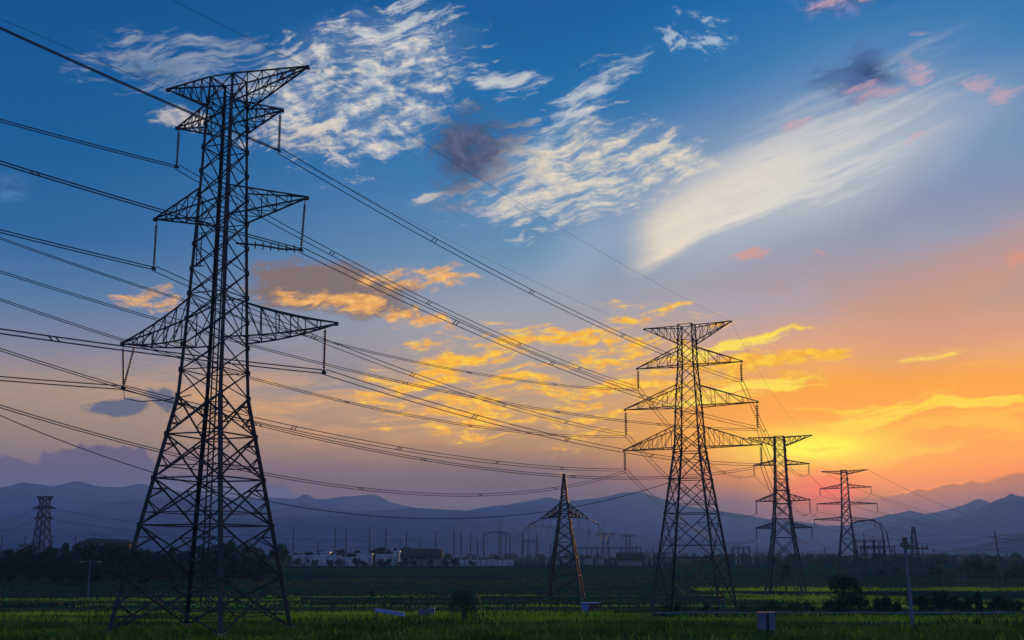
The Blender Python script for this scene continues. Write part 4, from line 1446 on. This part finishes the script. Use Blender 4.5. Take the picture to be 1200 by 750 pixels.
def frond(mb_pts, base, ang, length, rise, droop, leaf_l, n=16, leaf_w=0.05, seed=0):
    """one palm frond as quads: an arching rib with leaflets to both sides"""
    r = random.Random(seed)
    dx, dy = math.cos(ang), math.sin(ang)
    P = []
    for i in range(n + 1):
        t = i / n
        P.append(Vector((base[0] + dx * length * t * (1 - 0.18 * t), base[1] + dy * length * t * (1 - 0.18 * t), base[2] + rise * length * t - droop * length * t * t)))
    side = Vector((-dy, dx, 0))
    for i in range(1, n):
        d = (P[i + 1] - P[i]).normalized()
        mb_pts += [P[i - 1] + side * 0.02, P[i - 1] - side * 0.02, P[i] - side * 0.02, P[i] + side * 0.02]
        L = leaf_l * math.sin(math.pi * min(0.98, 0.15 + 0.8 * i / n)) * r.uniform(0.8, 1.15)
        for s in (-1, 1):
            e = P[i] + side * s * L * 0.8 + d * L * 0.5 - Vector((0, 0, L * 0.45))
            w = d * leaf_w
            mb_pts += [P[i] - w, P[i] + w, e + w * 0.2, e - w * 0.2]


def make_palm(loc, H, nf, fl, seed, label, name='palm', leaf_l=0.5, rise=0.7, droop=1.15, trunk_r=0.12, leaf_w=0.05, skirt=True):
    r = random.Random(seed)
    root = empty(name, loc, label=label, cat='palm')
    MB().tube([(0, 0, -0.3), (0.05, 0, H * 0.5), (0.0, 0, H)], [trunk_r * 1.3, trunk_r, trunk_r * 0.9], 8).build('trunk', M['bark'], root)
    for k in range(nf):
        pts = []
        lo = skirt and k % 3 == 0
        frond(pts, (0, 0, H), 2.399 * k + r.uniform(-.2, .2), fl * r.uniform(0.8, 1.1), (0.15 if lo else rise * r.uniform(0.7, 1.5)), droop * (1.0 if lo else r.uniform(0.8, 1.1)), leaf_l, seed=seed * 50 + k, leaf_w=leaf_w)
        big_mesh('frond', np.array([tuple(p) for p in pts]), 4, M['leaf_palm']).parent = root
    return root


def place(proto, first, x, y, s, label, zoff=0.0):
    o = proto if first else dup(proto)
    o.location = (x, y, gz(x, y) + zoff)
    o.rotation_euler = (0, 0, rng.uniform(0, 6.28))
    o.scale = (s * rng.uniform(0.9, 1.15), s * rng.uniform(0.9, 1.15), s)
    o['label'] = label
    return o


def tree_row(spots, protos, label_of, group):
    used = set()
    for i, (px, py, Y) in enumerate(spots):
        k = i % len(protos)
        pr, H = protos[k]
        b = ground_at(px, Y)
        place(pr, k not in used, b.x, Y, (top_at(py, Y) - b.z) / H, label_of(i))
        pr_ = pr
        used.add(k)
        pr['group'] = group


# left wood, tree by tree
def protos_of(n, seed, kinds, H, R_, leaf='leaf_dark', nl=900, size=0.55, name='tree', cat='tree'):
    out = []
    for k in range(n):
        kd = kinds[k % len(kinds)]
        out.append((make_tree(H, R_ * (0.62 if kd == 'tall' else 1), seed + k, leaf, nl, size, kd, '', cat, None, name), H))
    return out


def ordinal_label(fmt): return lambda i: fmt % ORD[i]


left_wood = [(-18, 640, 560), (3, 644, 540), (14, 648, 520), (24, 645, 560), (38, 638, 575), (49, 648, 530), (58, 645, 560), (68, 641, 570), (77, 636, 600), (86, 645, 540), (93, 637, 565), (101, 641, 545), (108, 636, 575), (116, 639, 560),
             (124, 638, 550), (132, 637, 570), (140, 638, 555), (148, 637, 565), (156, 642, 550), (165, 644, 570), (174, 647, 560), (184, 645, 580), (193, 649, 570), (203, 641, 590), (215, 645, 575), (228, 640, 590), (240, 646, 580), (251, 637, 595),
             (262, 641, 580), (273, 634, 590), (284, 638, 575), (296, 643, 590), (308, 648, 580)]
PR = protos_of(6, 100, ['round', 'round', 'tall'], 12, 5.6, nl=1000)
tree_row(left_wood, PR, ordinal_label('%s dark tree from the left in the wood along the far field edge'), 'trees of the left wood')
low_wood = [(i * 12.5 - 10 + (i * 37 % 9), 655 + (i * 29 % 7), 470 + (i * 53 % 60)) for i in range(26)]
PRb = protos_of(4, 140, ['bush', 'round'], 8, 5.0, nl=800, name='bush', cat='bush')
tree_row(low_wood, PRb, ordinal_label('%s low dark bush from the left at the foot of the left wood'), 'bushes before the left wood')
back_row = [(327, 638, 700), (335, 642, 760), (349, 648, 930), (362, 646, 940), (378, 645, 950), (389, 647, 935), (399, 644, 945), (410, 648, 930), (418, 645, 940), (426, 649, 935), (438, 644, 945), (447, 641, 930), (456, 646, 950), (463, 642, 940),
            (478, 641, 950), (525, 650, 960), (583, 651, 960)]
PR2 = protos_of(4, 170, ['round', 'tall', 'round'], 12, 5.2, nl=700, size=0.7)
tree_row(back_row, PR2, ordinal_label('%s dark tree from the left behind the white substation buildings'), 'trees behind the substation')
right_trees = [(1030, 668, 560), (1046, 664, 600), (1092, 660, 600), (1101, 664, 585), (1128, 662, 590), (1137, 658, 610), (1147, 656, 600), (1156, 659, 590), (1163, 662, 570), (1182, 668, 520), (1190, 660, 560), (1199, 656, 600), (1210, 654, 600), (1171, 672, 500), (1224, 656, 580), (1013, 670, 560)]
shrubs = [(350 + i * 15 + (i * 31 % 9), 653.5 + (i * 7 % 4), 838) for i in range(14)]
PR6 = protos_of(3, 280, ['bush'], 3, 2.4, 'leaf_dark', 300, 0.4, 'bush', 'bush')
tree_row(shrubs, PR6, ordinal_label('%s small dark bush from the left along the front of the substation fence'), 'bushes along the substation fence')
PR3 = protos_of(4, 210, ['round', 'round', 'bush'], 12, 6.5, nl=900, size=0.6)
tree_row(right_trees, PR3, ordinal_label('%s hazy dark tree from the left at the far field edge right of the pylons'), 'trees at the right field edge')
# bushes in the right half
bush_row = [(966, 703, 200), (1001, 697, 202), (1012, 703, 196), (1024, 701, 205), (1036, 697, 198), (1048, 704, 194), (1072, 695, 200), (1083, 699, 195), (1092, 693, 204), (1102, 690, 200), (1112, 697, 196), (1122, 702, 205), (1131, 698, 198), (1143, 694, 204), (1155, 703, 196),
            (1165, 697, 200), (1177, 701, 197), (1188, 705, 203), (1200, 700, 198), (1214, 702, 200)]
PR4 = protos_of(5, 240, ['bush', 'round', 'bush', 'tall'], 3.4, 2.3, 'leaf_dark', 1300, 0.2, 'bush', 'bush')
tree_row(bush_row, PR4, ordinal_label('%s dark bush from the left in the hedge row across the right field'), 'bushes of the right hedge row')
low_bush = [(868, 706, 214), (879, 709, 208), (890, 705, 216), (902, 703, 214), (912, 706, 210), (922, 702, 215), (931, 705, 208), (942, 703, 214), (952, 706, 210), (780, 707, 216), (793, 704, 212), (806, 708, 216), (826, 706, 212), (838, 709, 214)]
PR5 = protos_of(3, 260, ['bush'], 3, 2.4, 'leaf_dark', 600, 0.2, 'bush', 'bush')
tree_row(low_bush, PR5, ordinal_label('%s low dark bush planted along the bank behind the second and third pylons'), 'low bushes behind the second pylon')
for i, (px, py, Y, H, lab) in enumerate(((987, 671, 198, 6, 'tall bushy dark tree standing out of the hedge row right of the third pylon'), (437, 692, 330, 5, 'small lone dark shrub in the dim fields left of the drooping palm'),
                                        (482, 699, 300, 4, 'low round shrub in the dim fields nearer the drooping palm'), (2, 688, 330, 6, 'dark shrub cut by the left picture edge in the fields'))):
    b = ground_at(px, Y)
    h = top_at(py, Y) - b.z
    t = make_tree(h, h * (0.62 if i == 0 else 0.5 if i != 2 else 0.8), 300 + i, 'leaf_dark', 2600 if i == 0 else 500, 0.26, 'bush', lab, 'tree' if i == 0 else 'shrub', None, 'tree' if i == 0 else 'shrub')
    t.location = b
b = ground_at(919, 350)
make_palm(b, top_at(668, 350) - b.z, 12, 3.4, 5, 'small palm with a round tuft of fronds standing between the third pylon\'s legs', leaf_l=0.9, rise=1.1, droop=1.1, leaf_w=0.10, trunk_r=0.2)
b = ground_at(545, 124)
make_palm(b, 2.5, 26, 2.6, 8, 'small drooping palm with dark fronds in the near rice field', leaf_l=0.7, rise=1.25, droop=1.9, trunk_r=0.2, leaf_w=0.06)


# broad-leaved plants close by
def leafy_plant(loc, seed, label):
    r = random.Random(seed)
    root = empty('broad_leaved_plant', loc, label=label, cat='plant', group='broad leaved plants at the lower edge')
    MB().tube([(0, 0, -0.1), (0.02, 0, 0.7)], [0.04, 0.02], 6).build('stem', M['leaf'], root)
    for k in range(7):
        a = 2.4 * k + r.uniform(-.3, .3)
        L = r.uniform(0.7, 1.1); z0 = 0.25 + 0.07 * k
        mb = MB()
        n = 7
        P = [(Vector((math.cos(a) * L * t, math.sin(a) * L * t, z0 + L * (0.95 * t - 0.75 * t * t))), 0.075 * math.sin(math.pi * (0.12 + 0.88 * t)) ** 0.8) for t in [i / n for i in range(n + 1)]]
        sd = Vector((-math.sin(a), math.cos(a), 0))
        for (p, w), (q, v) in zip(P, P[1:]):
            mb.face(p - sd * w + Vector((0, 0, w * .4)), p, q, q - sd * v + Vector((0, 0, v * .4))).face(p, p + sd * w + Vector((0, 0, w * .4)), q + sd * v + Vector((0, 0, v * .4)), q)
        mb.build('leaf', M['rice'], root)


for i, (px, Y) in enumerate(((590, 92.5), (607, 92.0), (573, 93.0), (62, 92.2), (84, 92.6), (226, 92.4))):
    b = ground_at(px, Y)
    leafy_plant(b, 40 + i, ['middle', 'right', 'left'][i] + ' of three light green broad leaved plants below the drooping palm' if i < 3 else
                ['left one of two light green plants at the lower left corner', 'right one of two light green plants at the lower left corner', 'light green plant before the feet of the largest pylon'][i - 3])


# ------------------------------------------------------------------ crops, weeds, woods
def blades(name, regions, m, h, w, dens, seed, lean=0.35, clump=True):
    """a stand of upright leaves: three-cornered blades scattered over patches of ground (x0, x1, y0, y1)"""
    r = np.random.default_rng(seed)
    out = []
    for x0, x1, y0, y1 in regions:
        n = int((x1 - x0) * (y1 - y0) * dens)
        x = r.uniform(x0, x1, n); y = r.uniform(y0, y1, n)
        e = 0.08 * (y1 - y0)
        keep = (y > y0 + e * (1 + np.sin(x * 0.11 + y0))) & (y < y1 - e * (1 + np.sin(x * 0.083 + y1)))
        if clump:
            den = 0.5 + 0.5 * np.sin(x * 0.31 + 1.7 * np.sin(y * 0.23)) * np.sin(y * 0.42 + 1.3 * np.sin(x * 0.17))
            row = 0.5 + 0.5 * np.sin(y * (6.283 / (3.2 + y0 * 0.01)) + 1.6 * np.sin(x * 0.06 + y0) + 0.8 * np.sin(x * 0.19))
            band = np.sin(y * (6.283 / (7.5 + 0.02 * y0)) + 1.1 * np.sin(x * 0.045 + y0) + 0.5 * np.sin(x * 0.13 + 1) + x * 0.02)
            keep &= (band > -0.45) | (r.uniform(0, 1, n) < 0.12)
            keep &= r.uniform(0, 1, n) < (0.25 + 0.85 * den) * (0.35 + 0.8 * row)
        x, y = x[keep], y[keep]
        n = len(x)
        z = ground_z(x, y) - 0.05
        hh = h * r.uniform(0.55, 1.15, n) * (0.85 + 0.22 * np.sin(x * 0.2 + 2 * np.sin(y * 0.15)))
        a = r.uniform(0, 2 * np.pi, n); b = r.uniform(0, 2 * np.pi, n)
        l = hh * r.uniform(0.05, lean, n) * 1.6
        base = np.stack([x, y, z], -1)
        sd = np.stack([np.cos(a), np.sin(a), np.zeros(n)], -1) * w * 0.5
        tip = base + np.stack([np.cos(b) * l, np.sin(b) * l, hh], -1)
        mid = base + np.stack([np.cos(b) * l * 0.3, np.sin(b) * l * 0.3, hh * 0.6], -1)
        out.append(np.stack([base - sd, base + sd, mid + sd * 0.9, tip, mid - sd * 0.9], 1).reshape(-1, 3))
    return big_mesh(name, np.concatenate(out), 5, m, kind='stuff')


blades('rough_grass', [(-62, 62, 78, 117)], M['weeds_light'], 0.8, 0.05, 40, 1)
blades('rice_crop', [(-66, 66, 118.5, 130.5)], M['rice'], 0.62, 0.06, 26, 2)
blades('rice_crop', [(-78, 16, 132.5, 145), (16, 74, 132.5, 138)], M['rice'], 0.65, 0.07, 20, 3)
blades('rice_crop', [(-84, 12, 147.5, 163)], M['rice_far'], 0.66, 0.08, 15, 4)
blades('rice_crop', [(-92, 14, 166, 187)], M['rice_far'], 0.72, 0.09, 12, 5)
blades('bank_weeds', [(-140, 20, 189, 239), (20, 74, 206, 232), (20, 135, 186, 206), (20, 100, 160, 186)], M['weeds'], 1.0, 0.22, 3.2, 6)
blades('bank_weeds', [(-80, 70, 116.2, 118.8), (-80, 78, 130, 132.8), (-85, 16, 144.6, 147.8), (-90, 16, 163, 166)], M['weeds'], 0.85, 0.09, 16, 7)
blades('rice_crop', [(76, 150, 222, 238)], M['rice_far'], 0.7, 0.16, 7, 15)
blades('rough_grass', [(-60, 60, 80, 112)], M['rice'], 1.05, 0.075, 0.9, 16, lean=0.6)
blades('rice_crop', [(-190, -55, 306, 326)], M['rice'], 0.8, 0.18, 4, 8)
blades('rice_crop', [(58, 112, 318, 350)], M['rice_far'], 0.9, 0.2, 4, 9)
blades('rice_crop', [(62, 240, 402, 436)], M['rice_far'], 1.0, 0.26, 3, 10)
blades('rice_crop', [(-95, 60, 262, 273), (-70, 75, 342, 350)], M['rice'], 0.7, 0.2, 3.0, 11)
blades('rice_crop', [(64, 190, 250, 274), (66, 190, 285, 311)], M['rice_far'], 0.8, 0.2, 4, 12)
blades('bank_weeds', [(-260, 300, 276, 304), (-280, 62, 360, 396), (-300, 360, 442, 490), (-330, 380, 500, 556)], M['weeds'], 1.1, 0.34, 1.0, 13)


def woods(name, spots, m, seed, h, size, n):
    r = np.random.default_rng(seed)
    cs, rs = [], []
    for x0, x1, Y, cnt in spots:
        for k in range(cnt):
            x = r.uniform(x0, x1); y = Y + r.uniform(-40, 40)
            hh = h * r.uniform(0.35, 1.0)
            cs.append((x, y, gz(x, y) + hh * 0.5)); rs.append(hh * 0.62)
    return big_mesh(name, leaf_cards(cs, rs, n, size, seed, 0.8), 4, m, kind='stuff')


woods('distant_woods', [(-520, -230, 1010, 60), (150, 560, 1000, 110)], M['leaf_dark'], 5, 9, 1.1, 20000)
woods('distant_woods', [(-900, 1000, 1500, 260)], M['leaf_dark'], 6, 7, 1.5, 22000)
woods('distant_woods', [(-1500, 1700, 2400, 330)], M['leaf_dark'], 7, 11, 2.6, 22000)
#END
